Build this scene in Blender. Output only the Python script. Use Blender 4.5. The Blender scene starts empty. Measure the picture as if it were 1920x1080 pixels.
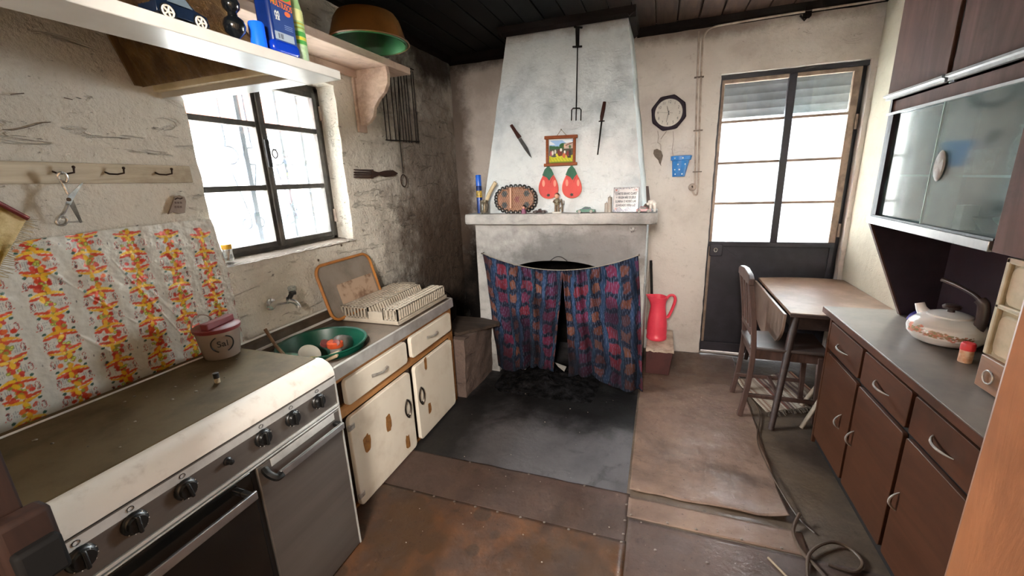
import bpy, math, random
import numpy as np
from mathutils import Vector, Matrix, noise as mnoise
random.seed(7)
rng = np.random.default_rng(7)
SC = bpy.context.scene
COL = SC.collection
PI = math.pi

# ------------------------------------------------------------------ camera
F_PX, YAW, PITCH, ROLL, CAM_H = 776.1, 0.34687, 0.25691, 0.03999, 1.55
def _basis():
    cy, sy, cp, sp, cr, sr = math.cos(YAW), math.sin(YAW), math.cos(PITCH), math.sin(PITCH), math.cos(ROLL), math.sin(ROLL)
    right = Vector((cy, sy, 0)); f0 = Vector((-sy, cy, 0)); up = Vector((0, 0, 1))
    fwd = f0 * cp - up * sp; down = -(up * cp + f0 * sp)
    return right * cr + down * sr, -right * sr + down * cr, fwd
RIGHT, DOWN, FWD = _basis()
CAM = Vector((0, 0, CAM_H))
cd = bpy.data.cameras.new('camera'); cam = bpy.data.objects.new('camera', cd); COL.objects.link(cam)
mw = Matrix.Identity(4)
for i in range(3):
    mw[i][0] = RIGHT[i]; mw[i][1] = -DOWN[i]; mw[i][2] = -FWD[i]; mw[i][3] = CAM[i]
cam.matrix_world = mw
cd.sensor_width = 36.0; cd.lens = F_PX / 1920 * 36; cd.clip_start = 0.02
SC.camera = cam
# measured points: a direction seen in the photograph met with a real plane of the room
def ray(px, py): return RIGHT * ((px - 960) / F_PX) + DOWN * ((py - 540) / F_PX) + FWD
def ax(px, py, X): d = ray(px, py); return CAM + d * (X / d.x)
def ay(px, py, Y): d = ray(px, py); return CAM + d * (Y / d.y)
def az(px, py, Z): d = ray(px, py); return CAM + d * ((Z - CAM_H) / d.z)

# ------------------------------------------------------------------ light and exposure
W = bpy.data.worlds.new('overcast_sky'); SC.world = W; W.use_nodes = True
bg = W.node_tree.nodes['Background']; bg.inputs[0].default_value = (0.93, 0.97, 1.0, 1); bg.inputs[1].default_value = 40.0
SC.view_settings.view_transform = 'Standard'; SC.view_settings.look = 'None'
SC.view_settings.exposure = 2.22; SC.view_settings.gamma = 1.0; SC.view_settings.use_curve_mapping = False
SC.cycles.max_bounces = 10; SC.cycles.diffuse_bounces = 8; SC.cycles.glossy_bounces = 4
SC.cycles.transparent_max_bounces = 12; SC.cycles.transmission_bounces = 6
SC.cycles.caustics_reflective = False; SC.cycles.caustics_refractive = False
SC.cycles.sample_clamp_indirect = 6.0; SC.cycles.sample_clamp_direct = 0.8
def area_light(name, loc, direction, sx, sy, energy, color, portal=False):
    L = bpy.data.lights.new(name, 'AREA'); L.shape = 'RECTANGLE'; L.size = sx; L.size_y = sy
    L.energy = energy; L.color = color
    o = bpy.data.objects.new(name, L); COL.objects.link(o)
    o.location = loc; o.rotation_euler = Vector(direction).to_track_quat('-Z', 'Y').to_euler()
    if portal: L.cycles.is_portal = True
    return o
area_light('door_sky_portal', (0.83, 3.90, 1.6), (0, -1, 0), 0.95, 1.35, 1, (1, 1, 1), True)
area_light('window_sky_portal', (-2.20, 1.74, 1.66), (1, 0, 0), 0.92, 0.92, 1, (1, 1, 1), True)
lamp = bpy.data.lights.new('hall_fill_light', 'POINT'); lamp.energy = 120; lamp.color = (1.0, 0.94, 0.86); lamp.shadow_soft_size = 0.25  # unseen lamp added in the hall behind the camera as fill
lo = bpy.data.objects.new('hall_fill_light', lamp); COL.objects.link(lo); lo.location = (-0.1, -1.1, 2.1)

# ------------------------------------------------------------------ helpers
def lin(c):
    if isinstance(c, str):
        c = c.lstrip('#'); c = [int(c[i:i+2], 16) / 255 for i in (0, 2, 4)]
    return tuple((x / 12.92 if x <= 0.04045 else ((x + 0.055) / 1.055) ** 2.4) for x in c)
class G:
    """small node-graph builder"""
    def __init__(s, name):
        s.m = bpy.data.materials.new(name); s.m.use_nodes = True
        s.t = s.m.node_tree; s.t.nodes.clear()
        s.out = s.n('ShaderNodeOutputMaterial'); s.b = s.n('ShaderNodeBsdfPrincipled')
        s.l(s.b.outputs[0], s.out.inputs[0]); s._tc = None
    def n(s, typ, **kw):
        x = s.t.nodes.new(typ)
        for k, v in kw.items(): setattr(x, k, v)
        return x
    def l(s, a, b): s.t.links.new(a, b)
    def co(s, scale=(1, 1, 1), rot=(0, 0, 0)):
        if s._tc is None: s._tc = s.n('ShaderNodeTexCoord')
        mp = s.n('ShaderNodeMapping'); mp.inputs['Scale'].default_value = scale; mp.inputs['Rotation'].default_value = rot
        s.l(s._tc.outputs['Object'], mp.inputs[0]); return mp.outputs[0]
    def noise(s, scale, detail=5, rough=.6, stretch=(1, 1, 1), dist=0, rot=(0, 0, 0)):
        x = s.n('ShaderNodeTexNoise'); x.inputs['Scale'].default_value = scale; x.inputs['Detail'].default_value = detail
        x.inputs['Roughness'].default_value = rough; x.inputs['Distortion'].default_value = dist
        s.l(s.co(stretch, rot), x.inputs['Vector']); return x.outputs['Fac']
    def vor(s, scale, feature='F1', stretch=(1, 1, 1)):
        x = s.n('ShaderNodeTexVoronoi'); x.feature = feature; x.inputs['Scale'].default_value = scale
        s.l(s.co(stretch), x.inputs['Vector']); return x.outputs[0]
    def wave(s, scale, dist, stretch=(1, 1, 1), direction='X'):
        x = s.n('ShaderNodeTexWave'); x.bands_direction = direction; x.inputs['Scale'].default_value = scale
        x.inputs['Distortion'].default_value = dist; x.inputs['Detail'].default_value = 3; x.inputs['Detail Scale'].default_value = 1.5
        s.l(s.co(stretch), x.inputs['Vector']); return x.outputs['Fac']
    def rng(s, v, a, b, lo=0., hi=1.):
        x = s.n('ShaderNodeMapRange'); x.interpolation_type = 'SMOOTHSTEP'
        for i, q in ((1, a), (2, b), (3, lo), (4, hi)): x.inputs[i].default_value = q
        s.l(v, x.inputs[0]); return x.outputs[0]
    def math(s, op, a, b):
        x = s.n('ShaderNodeMath', operation=op)
        for i, q in ((0, a), (1, b)):
            if isinstance(q, (int, float)): x.inputs[i].default_value = q
            else: s.l(q, x.inputs[i])
        return x.outputs[0]
    def mix(s, f, a, b):
        x = s.n('ShaderNodeMix', data_type='RGBA')
        for sock, q in ((x.inputs[0], f), (x.inputs[6], a), (x.inputs[7], b)):
            if isinstance(q, (int, float)): sock.default_value = q
            elif isinstance(q, tuple): sock.default_value = (*q[:3], 1)
            else: s.l(q, sock)
        return x.outputs[2]
    def dist(s, c, r):
        """distance to a point in the room, scaled by radii"""
        g = s.n('ShaderNodeNewGeometry')
        a = s.n('ShaderNodeVectorMath', operation='SUBTRACT'); s.l(g.outputs['Position'], a.inputs[0]); a.inputs[1].default_value = c
        d = s.n('ShaderNodeVectorMath', operation='DIVIDE'); s.l(a.outputs[0], d.inputs[0]); d.inputs[1].default_value = r
        e = s.n('ShaderNodeVectorMath', operation='LENGTH'); s.l(d.outputs[0], e.inputs[0]); return e.outputs['Value']
    def bump(s, h, strength, distance=.01, prev=None):
        x = s.n('ShaderNodeBump'); x.inputs['Strength'].default_value = strength; x.inputs['Distance'].default_value = distance
        s.l(h, x.inputs['Height'])
        if prev is not None: s.l(prev, x.inputs['Normal'])
        s.l(x.outputs[0], s.b.inputs['Normal']); return x.outputs[0]
    def done(s, color=None, rough=.6, metal=0., spec=.5, **kw):
        if color is not None:
            if isinstance(color, tuple): s.b.inputs['Base Color'].default_value = (*color, 1)
            else: s.l(color, s.b.inputs['Base Color'])
        if isinstance(rough, (int, float)): s.b.inputs['Roughness'].default_value = rough
        else: s.l(rough, s.b.inputs['Roughness'])
        s.b.inputs['Metallic'].default_value = metal; s.b.inputs['Specular IOR Level'].default_value = spec
        for k, v in kw.items(): s.b.inputs[k].default_value = v
        return s.m

def simple(name, c1, c2=None, scale=9, rough=.55, metal=0, bump=0, bscale=40, stretch=(1, 1, 1), spec=.5, lo=.35, hi=.7, **kw):
    g = G(name); a = lin(c1)
    if c2 is not None: col = g.mix(g.rng(g.noise(scale, 6, .65, stretch), lo, hi), a, lin(c2))
    else: col = a
    if bump: g.bump(g.noise(bscale, 4, .6, stretch), bump, .004)
    return g.done(col, rough, metal, spec, **kw)

def wood(name, c1, c2, axis='Y', scale=3., rough=.5, dirt=None, bump=.25, spec=.4):
    g = G(name); st = {'X': (.12, 1, 1), 'Y': (1, .12, 1), 'Z': (1, 1, .12)}[axis]
    n = g.noise(scale * 9, 7, .65, st, 1.2)
    col = g.mix(g.rng(n, .3, .72), lin(c1), lin(c2))
    if dirt: col = g.mix(g.rng(g.noise(4, 6, .7), .48, .75, 0, .8), col, lin(dirt))
    g.bump(n, bump, .003)
    return g.done(col, rough, 0, spec)

def plaster(name, base, dark, stains=(), speck=.5, rough_bump=.6, blotch=.5, speck_col='#4b4036'):
    g = G(name)
    col = g.mix(g.rng(g.noise(2.2, 8, .65), .42, .72, 0, blotch), lin(base), lin(dark))
    col = g.mix(g.rng(g.noise(14, 8, .75), .56, .74, 0, .55), col, lin(dark))
    for c, r, sc, amt in stains:
        d = g.math('ADD', g.dist(c, r), g.math('MULTIPLY', g.math('SUBTRACT', g.noise(5, 7, .7), .5), 1.1))
        col = g.mix(g.rng(d, .35, 1.05, amt, 0), col, lin(sc))
    n1 = g.noise(42, 6, .7, (1, .55, 1.6)); pit = g.rng(n1, .63, .70)
    col = g.mix(g.math('MULTIPLY', pit, speck), col, lin(speck_col))
    h = g.math('ADD', g.math('MULTIPLY', g.noise(16, 8, .62), 1.0), g.math('MULTIPLY', pit, -.35))
    h = g.math('ADD', h, g.math('MULTIPLY', g.noise(70, 4, .6), .3))
    dent = g.rng(g.noise(9, 5, .6, (1, .5, 2.2), 1.0), .60, .68); h = g.math('ADD', h, g.math('MULTIPLY', dent, -.45))
    col = g.mix(g.math('MULTIPLY', dent, .14 * blotch), col, lin(dark))
    g.bump(h, rough_bump, .02)
    return g.done(col, .88, 0, .25)

def glass_mat(name, tint=(.96, .98, .98), refl=.09, dirt=.06, rough=.02, dirt_col='#c9cdcb', dscale=6):
    g = G(name)
    tr = g.n('ShaderNodeBsdfTransparent'); tr.inputs[0].default_value = (*tint, 1)
    gl = g.n('ShaderNodeBsdfGlossy'); gl.inputs['Roughness'].default_value = rough
    df = g.n('ShaderNodeBsdfDiffuse'); df.inputs[0].default_value = (*lin(dirt_col), 1)
    fr = g.n('ShaderNodeFresnel'); fr.inputs[0].default_value = 1.45
    m1 = g.n('ShaderNodeMixShader'); m2 = g.n('ShaderNodeMixShader')
    f = g.math('MINIMUM', g.math('MULTIPLY', fr.outputs[0], refl / .04), .6)
    g.l(f, m1.inputs[0]); g.l(tr.outputs[0], m1.inputs[1]); g.l(gl.outputs[0], m1.inputs[2])
    g.l(g.rng(g.noise(dscale, 7, .7), .35, .8, dirt * .4, dirt * 2.2), m2.inputs[0])
    g.l(m1.outputs[0], m2.inputs[1]); g.l(df.outputs[0], m2.inputs[2])
    g.l(m2.outputs[0], g.out.inputs[0]); return g.m

def printed(name, rough=.4, spec=.5, bump=0, bscale=60, metal=0, dirt=None, dirt_amt=.5):
    """flat print: colours laid on the sheet as a colour attribute"""
    g = G(name); a = g.n('ShaderNodeAttribute'); a.attribute_name = 'Col'; col = a.outputs['Color']
    if dirt: col = g.mix(g.rng(g.noise(5, 7, .7), .45, .8, 0, dirt_amt), col, lin(dirt))
    if bump: g.bump(g.noise(bscale, 5, .6), bump, .004)
    return g.done(col, rough, metal, spec)

class MB:
    def __init__(s): s.v = []; s.f = []
    def add(s, vs, fs):
        o = len(s.v); s.v += [tuple(p) for p in vs]; s.f += [tuple(i + o for i in f) for f in fs]; return s
    def box(s, x0, x1, y0, y1, z0, z1):
        return s.add([(x, y, z) for z in (z0, z1) for y in (y0, y1) for x in (x0, x1)],
                     [(0, 2, 3, 1), (4, 5, 7, 6), (0, 1, 5, 4), (2, 6, 7, 3), (0, 4, 6, 2), (1, 3, 7, 5)])
    def obox(s, c, hx, hy, hz, rot):
        c = Vector(c); t = MB().box(-hx, hx, -hy, hy, -hz, hz)
        return s.add([c + rot @ Vector(p) for p in t.v], t.f)
    def tube(s, pts, r, n=8, closed=False, flat=1.0):
        pts = [Vector(p) for p in pts]; N = len(pts); rs = r if isinstance(r, (list, tuple)) else [r] * N
        up = None; rings = []
        for i in range(N):
            a = pts[i - 1] if (i > 0 or closed) else pts[i]; b = pts[(i + 1) % N] if (i < N - 1 or closed) else pts[i]
            d = (b - a); d = d.normalized() if d.length > 1e-9 else Vector((0, 0, 1))
            if up is None: up = d.orthogonal().normalized()
            else:
                up = up - d * up.dot(d)
                up = up.normalized() if up.length > 1e-6 else d.orthogonal().normalized()
            side = d.cross(up)
            rings.append([pts[i] + (up * math.cos(2 * PI * k / n) * flat + side * math.sin(2 * PI * k / n)) * rs[i] for k in range(n)])
        vs = [p for q in rings for p in q]; fs = []
        for i in range(N if closed else N - 1):
            j = (i + 1) % N
            for k in range(n): fs.append((i * n + k, i * n + (k + 1) % n, j * n + (k + 1) % n, j * n + k))
        if not closed: fs += [tuple(range(n - 1, -1, -1)), tuple((N - 1) * n + k for k in range(n))]
        return s.add(vs, fs)
    def cyl(s, a, b, r0, r1=None, n=16): return s.tube([a, b], [r0, r0 if r1 is None else r1], n)
    def lathe(s, prof, n=24, c=(0, 0, 0), sx=1, sy=1, rot=None):
        c = Vector(c); vs = []; fs = []; N = len(prof)
        for r, z in prof:
            for k in range(n):
                p = Vector((r * math.cos(2 * PI * k / n) * sx, r * math.sin(2 * PI * k / n) * sy, z))
                vs.append(c + (rot @ p if rot else p))
        for i in range(N - 1):
            for k in range(n): fs.append((i * n + k, i * n + (k + 1) % n, (i + 1) * n + (k + 1) % n, (i + 1) * n + k))
        if prof[0][0] > 1e-6: fs.append(tuple(range(n - 1, -1, -1)))
        if prof[-1][0] > 1e-6: fs.append(tuple((N - 1) * n + k for k in range(n)))
        return s.add(vs, fs)
    def shell(s, prof, n=28, c=(0, 0, 0), sx=1, sy=1, rot=None):
        """open lathe, no caps"""
        t = MB().lathe(prof, n, c, sx, sy, rot); t.f = [f for f in t.f if len(f) == 4]
        return s.add(t.v, t.f)
    def prism(s, pts, axis, a, b):
        mk = {'x': lambda p, t: (t, p[0], p[1]), 'y': lambda p, t: (p[0], t, p[1]), 'z': lambda p, t: (p[0], p[1], t)}[axis]
        n = len(pts); vs = [mk(p, a) for p in pts] + [mk(p, b) for p in pts]
        return s.add(vs, [tuple(range(n - 1, -1, -1)), tuple(range(n, 2 * n))] + [(i, (i + 1) % n, n + (i + 1) % n, n + i) for i in range(n)])
    def plate(s, pts, off):
        """closed solid: polygon of 3D points pushed by an offset"""
        off = Vector(off); n = len(pts); vs = [Vector(p) for p in pts] + [Vector(p) + off for p in pts]
        return s.add(vs, [tuple(range(n - 1, -1, -1)), tuple(range(n, 2 * n))] + [(i, (i + 1) % n, n + (i + 1) % n, n + i) for i in range(n)])
    def ball(s, c, rx, ry=None, rz=None, n=14, m=8, rot=None):
        ry = rx if ry is None else ry; rz = rx if rz is None else rz
        return s.lathe([(max(math.sin(PI * i / m), 0) if 0 < i < m else 0, -math.cos(PI * i / m) * rz) for i in range(m + 1)], n, c, rx, ry, rot)
    def grid(s, nu, nv, fn):
        vs = [fn(i / nu, j / nv) for j in range(nv + 1) for i in range(nu + 1)]
        return s.add(vs, [(j * (nu + 1) + i, j * (nu + 1) + i + 1, (j + 1) * (nu + 1) + i + 1, (j + 1) * (nu + 1) + i) for j in range(nv) for i in range(nu)])

def wl(o):
    v = Vector(o.location)
    while o.parent: o = o.parent; v += Vector(o.location)
    return v
def obj(name, mb, mat, parent=None, bevel=0., angle=38, solid=0., seg=2, fix=True):
    me = bpy.data.meshes.new(name); me.from_pydata([tuple(p) for p in mb.v], [], mb.f); me.update()
    if fix:
        import bmesh
        bm = bmesh.new(); bm.from_mesh(me); bmesh.ops.recalc_face_normals(bm, faces=bm.faces); bm.to_mesh(me); bm.free()
    me.polygons.foreach_set('use_smooth', [True] * len(me.polygons))
    me.set_sharp_from_angle(angle=math.radians(angle))
    me.materials.append(mat)
    o = bpy.data.objects.new(name, me); COL.objects.link(o)
    if parent is not None:
        o.parent = parent; o.location = -wl(parent)
    if solid: md = o.modifiers.new('solid', 'SOLIDIFY'); md.thickness = solid; md.offset = 0
    if bevel: md = o.modifiers.new('bevel', 'BEVEL'); md.width = bevel; md.segments = seg; md.limit_method = 'ANGLE'; md.angle_limit = math.radians(40)
    return o
def tag(o, label, cat, group=None, kind=None):
    o['label'] = label; o['category'] = cat
    if group: o['group'] = group
    if kind: o['kind'] = kind
    return o
def thing(name, label, cat, loc=(0, 0, 0), group=None):
    o = bpy.data.objects.new(name, None); o.empty_display_size = .05; COL.objects.link(o); o.location = loc
    return tag(o, label, cat, group)
def struct(name, mb, mat, **kw):
    o = obj(name, mb, mat, **kw); o['kind'] = 'structure'; return o
def copy_part(o, parent, offset):
    c = o.copy(); COL.objects.link(c); c.parent = parent; c.location = Vector(o.location) + Vector(offset); return c
def sheet(name, nu, nv, fn, colfn, mat, parent=None, solid=0.):
    """printed sheet: grid whose vertices carry a colour attribute"""
    mb = MB().grid(nu, nv, fn); o = obj(name, mb, mat, parent, fix=False, angle=60)
    U, V = np.meshgrid(np.linspace(0, 1, nu + 1), np.linspace(0, 1, nv + 1))
    c = np.ones((nu + 1) * (nv + 1) * 4, np.float32).reshape(-1, 4); c[:, :3] = colfn(U.ravel(), V.ravel())
    at = o.data.color_attributes.new('Col', 'FLOAT_COLOR', 'POINT'); at.data.foreach_set('color', c.ravel())
    if solid: md = o.modifiers.new('solid', 'SOLIDIFY'); md.thickness = solid; md.offset = 0
    return o
def lettering(name, text, size, mat, parent, origin, ux, uy, depth=.0006, align='CENTER', squash=1.0, bold=0.):
    cu = bpy.data.curves.new(name, 'FONT'); cu.body = text; cu.size = size; cu.extrude = depth / 2; cu.align_x = align; cu.align_y = 'CENTER'; cu.resolution_u = 3; cu.offset = bold
    t = bpy.data.objects.new(name, cu); COL.objects.link(t); bpy.context.view_layer.update()
    me = bpy.data.meshes.new_from_object(t.evaluated_get(bpy.context.evaluated_depsgraph_get()))
    bpy.data.objects.remove(t); bpy.data.curves.remove(cu)
    ux = Vector(ux).normalized(); uy = Vector(uy).normalized(); uz = ux.cross(uy); o0 = Vector(origin)
    for v in me.vertices: v.co = o0 + ux * v.co.x * squash + uy * v.co.y + uz * v.co.z
    me.materials.clear(); me.materials.append(mat)
    o = bpy.data.objects.new(name, me); COL.objects.link(o); o.parent = parent; o.location = -wl(parent); return o
def nz(x, y, z=0, s=1.): return mnoise.noise(Vector((x * s, y * s, z * s)))
def fbm(x, y, z=0, s=1.): return mnoise.fractal(Vector((x * s, y * s, z * s)), 1.0, 2.0, 4)
def RX(a): return Matrix.Rotation(a, 3, 'X')
def RY(a): return Matrix.Rotation(a, 3, 'Y')
def RZ(a): return Matrix.Rotation(a, 3, 'Z')

XL, XR, YB, YN, ZC = -1.86, 1.33, 3.727, 0.22, 2.63

# ------------------------------------------------------------------ materials
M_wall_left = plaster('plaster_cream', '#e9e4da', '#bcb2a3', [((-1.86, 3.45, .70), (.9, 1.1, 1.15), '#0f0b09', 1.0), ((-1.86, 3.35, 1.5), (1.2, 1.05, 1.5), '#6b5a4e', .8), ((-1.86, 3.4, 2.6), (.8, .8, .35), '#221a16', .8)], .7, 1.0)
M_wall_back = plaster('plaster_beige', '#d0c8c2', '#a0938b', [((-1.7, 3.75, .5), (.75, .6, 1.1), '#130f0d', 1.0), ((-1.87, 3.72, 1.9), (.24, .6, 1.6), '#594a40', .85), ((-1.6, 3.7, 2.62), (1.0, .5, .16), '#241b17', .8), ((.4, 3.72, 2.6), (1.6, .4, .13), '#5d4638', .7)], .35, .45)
M_wall_right = plaster('plaster_ivory', '#bfb8a7', '#a49b88', [], .25, .35)
M_hall = plaster('plaster_hall', '#b9a489', '#937d63', [], .2, .2)
M_chim = plaster('whitewash', '#d5dce0', '#9fa8af', [((-.7, 3.2, 2.62), (1.0, .6, .12), '#6c5549', .6)], .2, .4, .95, '#8d8f90')
M_firebox = plaster('smoked_whitewash', '#bab8b6', '#73716f', [((-.62, 2.94, .98), (.8, .4, .30), '#4a4745', .8), ((-.2, 2.94, 1.1), (.5, .3, .3), '#77716e', .6)], .25, .45, .9, '#5c5855')
M_soot = simple('soot', '#0a0908', '#1b1816', 12, .95, bump=.6, bscale=30, spec=.1)
M_floor = None
def floor_mat():
    g = G('sooty_concrete')
    col = g.mix(g.rng(g.noise(2.5, 8, .65), .35, .7), lin('#575456'), lin('#434042'))
    col = g.mix(g.rng(g.noise(5, 7, .7, dist=1.8), .52, .72, 0, .7), col, lin('#2d2a2c'))
    for c, r, a in (((-.75, 2.85, 0), (.85, .66, 1), 1.0), ((-.32, 2.62, 0), (.55, .42, 1), 1.0), ((-1.25, 2.1, 0), (.34, .9, 1), .9)):
        d = g.math('ADD', g.dist(c, r), g.math('MULTIPLY', g.math('SUBTRACT', g.noise(4, 7, .7), .5), 1.0))
        col = g.mix(g.rng(d, .4, 1.1, a, 0), col, lin('#0b0a0a'))
    g.bump(g.noise(35, 6, .6), .35, .006)
    return g.done(col, g.rng(g.noise(3, 4), .3, .7, .45, .75), 0, .4)
M_floor = floor_mat()
def plank_mat():
    g = G('sooty_ceiling_wood')
    col = g.mix(g.rng(g.noise(20, 7, .65, (1, .12, 1), 1.2), .3, .72), lin('#4a352b'), lin('#2c1e18'))
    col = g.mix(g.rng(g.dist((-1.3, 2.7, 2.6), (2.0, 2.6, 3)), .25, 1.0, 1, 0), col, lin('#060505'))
    g.bump(g.noise(20, 6, .6, (1, .12, 1)), .3, .003); return g.done(col, .7, 0, .15)
M_plank = plank_mat()
M_trim = wood('dark_trim_wood', '#19110f', '#0e0908', 'X', 2.5, .7, None, .2, .1)
M_jamb_l = wood('jamb_brown', '#24150f', '#190e0a', 'Z', 2.2, .75, '#1c110c', .2, .1)
M_jamb_r = wood('jamb_orange_lit', '#86593a', '#6c452c', 'Z', 2.2, .5, '#52331f', .25)  # brown casing wood coloured orange to carry the hall's warm light
M_darkmetal = simple('dark_painted_metal', '#15131b', '#201c26', 10, .5, 0, .1, 60)
M_winframe = simple('worn_window_metal', '#2b2622', '#4a443c', 14, .6, 0, .3, 70)
M_doorstile = simple('worn_door_metal', '#1b1922', '#292530', 8, .55, 0, .15)
M_rawstile = simple('stained_door_edge', '#8b7768', '#6a574b', 12, .6, 0, .2)
M_glass = glass_mat('window_glass', refl=.05, dirt=.05)
M_glass_frost = glass_mat('frosted_film_glass', refl=.05, dirt=.12, dirt_col='#c5d4d2')
M_chrome = simple('chrome', '#e2e2e0', None, rough=.18, metal=.8)
M_steel = simple('brushed_steel', '#a9a7a3', '#807d79', 5, .32, 1, .05, 20, (1, .05, 1))
M_alu = simple('aluminium', '#c4c4c3', '#a5a5a6', 6, .35, 1, 0)
M_iron = simple('black_iron', '#131112', '#221e1d', 20, .55, .6, .2)
M_rust = simple('rusty_iron', '#3a2519', '#1d1310', 30, .75, .3, .3)
M_black_dull = simple('dull_black_metal', '#0a0807', None, rough=.8, spec=.1)
M_black = simple('black_plastic', '#0d0d0d', None, rough=.35)
M_sciss = simple('scissor_steel', '#efeeec', '#8d8983', 40, .25, .9)
M_nail = simple('nail', '#5a5048', None, rough=.5, metal=.8)
M_white = simple('white_paint', '#e9e7e1', '#d5d1c8', 7, .45)

# ------------------------------------------------------------------ the room shell
def wall_grid(name, u0, u1, v0, v1, hole, pos, depth, mat, step=.03, amp=.007, seed=0., edge=.006):
    def lines(a, b, cuts):
        pts = [a] + sorted(c for c in cuts if a < c < b) + [b]; out = [a]
        for p, q in zip(pts, pts[1:]):
            n = max(1, round((q - p) / step)); out += [p + (q - p) * k / n for k in range(1, n + 1)]
        return out
    U = lines(u0, u1, hole[:2] if hole else []); V = lines(v0, v1, hole[2:] if hole else [])
    nu, nv = len(U), len(V); vs = []; fs = []
    def onhole(u, v): return hole and hole[0] - 1e-6 <= u <= hole[1] + 1e-6 and hole[2] - 1e-6 <= v <= hole[3] + 1e-6
    for v in V:
        for u in U:
            d = amp * (fbm(u, v, seed, 3.2) + .5 * nz(u, v, seed + 5, 11))
            du = dv = 0
            if onhole(u, v): du, dv = edge * nz(u, v, 3 + seed, 14), edge * nz(u, v, 9 + seed, 14); d -= .004
            vs.append(pos(u + du, v + dv, d))
    for j in range(nv - 1):
        for i in range(nu - 1):
            uc, vc = (U[i] + U[i+1]) / 2, (V[j] + V[j+1]) / 2
            if hole and hole[0] < uc < hole[1] and hole[2] < vc < hole[3]: continue
            fs.append((j * nu + i, j * nu + i + 1, (j + 1) * nu + i + 1, (j + 1) * nu + i))
    if hole:
        iu = [i for i, u in enumerate(U) if hole[0] - 1e-6 <= u <= hole[1] + 1e-6]; jv = [j for j, v in enumerate(V) if hole[2] - 1e-6 <= v <= hole[3] + 1e-6]
        loop = [(i, jv[0]) for i in iu] + [(iu[-1], j) for j in jv[1:]] + [(i, jv[-1]) for i in reversed(iu[:-1])] + [(iu[0], j) for j in reversed(jv[1:-1])]
        prev = [j * nu + i for i, j in loop]
        for k in range(1, 6):
            base = len(vs)
            for i, j in loop:
                q = .003 * nz(U[i], V[j], k * .7 + seed, 8)
                vs.append(pos(U[i] + q, V[j] + q, -depth * k / 5))
            cur = list(range(base, base + len(loop)))
            for a in range(len(loop)):
                b = (a + 1) % len(loop); fs.append((prev[a], prev[b], cur[b], cur[a]))
            prev = cur
    m = MB(); m.v = [tuple(p) for p in vs]; m.f = fs
    return struct(name, m, mat, fix=False, angle=50)
wall_left = wall_grid('wall_left', .0, YB + .25, -.03, ZC + .05, (1.295, 2.185, 1.215, 2.13), lambda u, v, d: (XL + d, u, v), .28, M_wall_left, seed=1)
wall_back = wall_grid('wall_back', XL - .1, XR + .06, -.03, ZC + .05, (.382, 1.303, -.03, 2.245), lambda u, v, d: (u, YB - d, v), .22, M_wall_back, seed=4, edge=.005)
wall_right = wall_grid('wall_right', .0, YB + .2, -.03, ZC + .05, None, lambda u, v, d: (XR - d, u, v), .2, M_wall_right, seed=8, step=.06)
o = struct('wall_left_outer', MB().box(-2.14, -1.90, -.1, 1.24, -.1, ZC + .1).box(-2.14, -1.90, 2.24, YB + .4, -.1, ZC + .1).box(-2.14, -1.90, 1.24, 2.24, -.1, 1.17).box(-2.14, -1.90, 1.24, 2.24, 2.17, ZC + .1), M_wall_right)
o = struct('wall_back_outer', MB().box(-2.14, .33, YB + .04, YB + .21, -.1, ZC + .1).box(1.35, 1.6, YB + .04, YB + .21, -.1, ZC + .1).box(.33, 1.35, YB + .04, YB + .21, 2.29, ZC + .1), M_wall_right)
struct('wall_front', MB().box(-2.1, -.885, .06, YN, -.05, ZC + .1).box(.185, 1.5, .06, YN, -.05, ZC + .1).box(-.885, .185, .06, YN, 2.12, ZC + .1), M_hall)
struct('wall_rear', MB().box(-2.1, 1.5, -2.45, -2.35, -.05, ZC + .1), M_hall)
struct('wall_rear_left', MB().box(-2.1, -2.0, -2.4, .06, -.05, ZC + .1), M_hall)
struct('wall_rear_right', MB().box(1.4, 1.5, -2.4, .06, -.05, ZC + .1), M_hall)
def fl(u, v):
    x = -2.15 + u * 3.75; y = -2.45 + v * 6.4
    return (x, y, -.001 + .0012 * nz(x, y, 0, 3))
floor = struct('floor', MB().box(-2.15, 1.6, -2.45, 3.95, -.14, 0), M_floor)
ceil = struct('ceiling', MB().box(-2.15, 1.6, -2.45, 3.95, ZC + .02, ZC + .14), M_plank)
pw = .147; k = 0; x = -1.86; plank0 = None
while x < XR - .02:
    mb = MB().box(.004, pw - .004, .0, 3.64, -.012, .012)
    if plank0 is None:
        plank0 = obj('ceiling_plank', mb, M_plank, ceil, bevel=.004); c = plank0
    else: c = plank0.copy(); COL.objects.link(c); c.parent = ceil
    c.location = (x, .09, ZC + .008 + random.uniform(-.003, .003)); x += pw
# crown trims, sooty
struct('trim_1', MB().prism([(YB + .01, 2.565), (YB - .035, 2.585), (YB - .055, 2.63), (YB + .01, 2.64)], 'x', -.235, XR), M_trim)
struct('trim_2', MB().prism([(YB + .01, 2.555), (YB - .04, 2.58), (YB - .055, 2.64), (YB + .01, 2.64)], 'x', XL, -1.14), M_trim)
struct('trim_3', MB().prism([(XL - .01, 2.57), (XL + .035, 2.59), (XL + .05, 2.64), (XL - .01, 2.64)], 'y', .22, YB), M_trim)
# hall doorway casings on both sides of the photographer
t = struct('trim_4', MB().box(-.90, -.858, .05, .235, -.02, 2.14).box(-1.06, -.90, YN - .0, .245, -.02, 2.14), M_jamb_l, bevel=.004)
obj('strike_block', MB().box(-.858, -.822, .19, .25, 1.005, 1.118), M_jamb_l, t, bevel=.008)
obj('latch', MB().box(-.828, -.806, .195, .245, 1.015, 1.075), M_black_dull, t, bevel=.006)
struct('trim_5', MB().box(.158, .20, .05, .25, -.02, 2.14).box(.20, .34, YN, .25, -.02, 2.14), M_jamb_r, bevel=.004)

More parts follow.
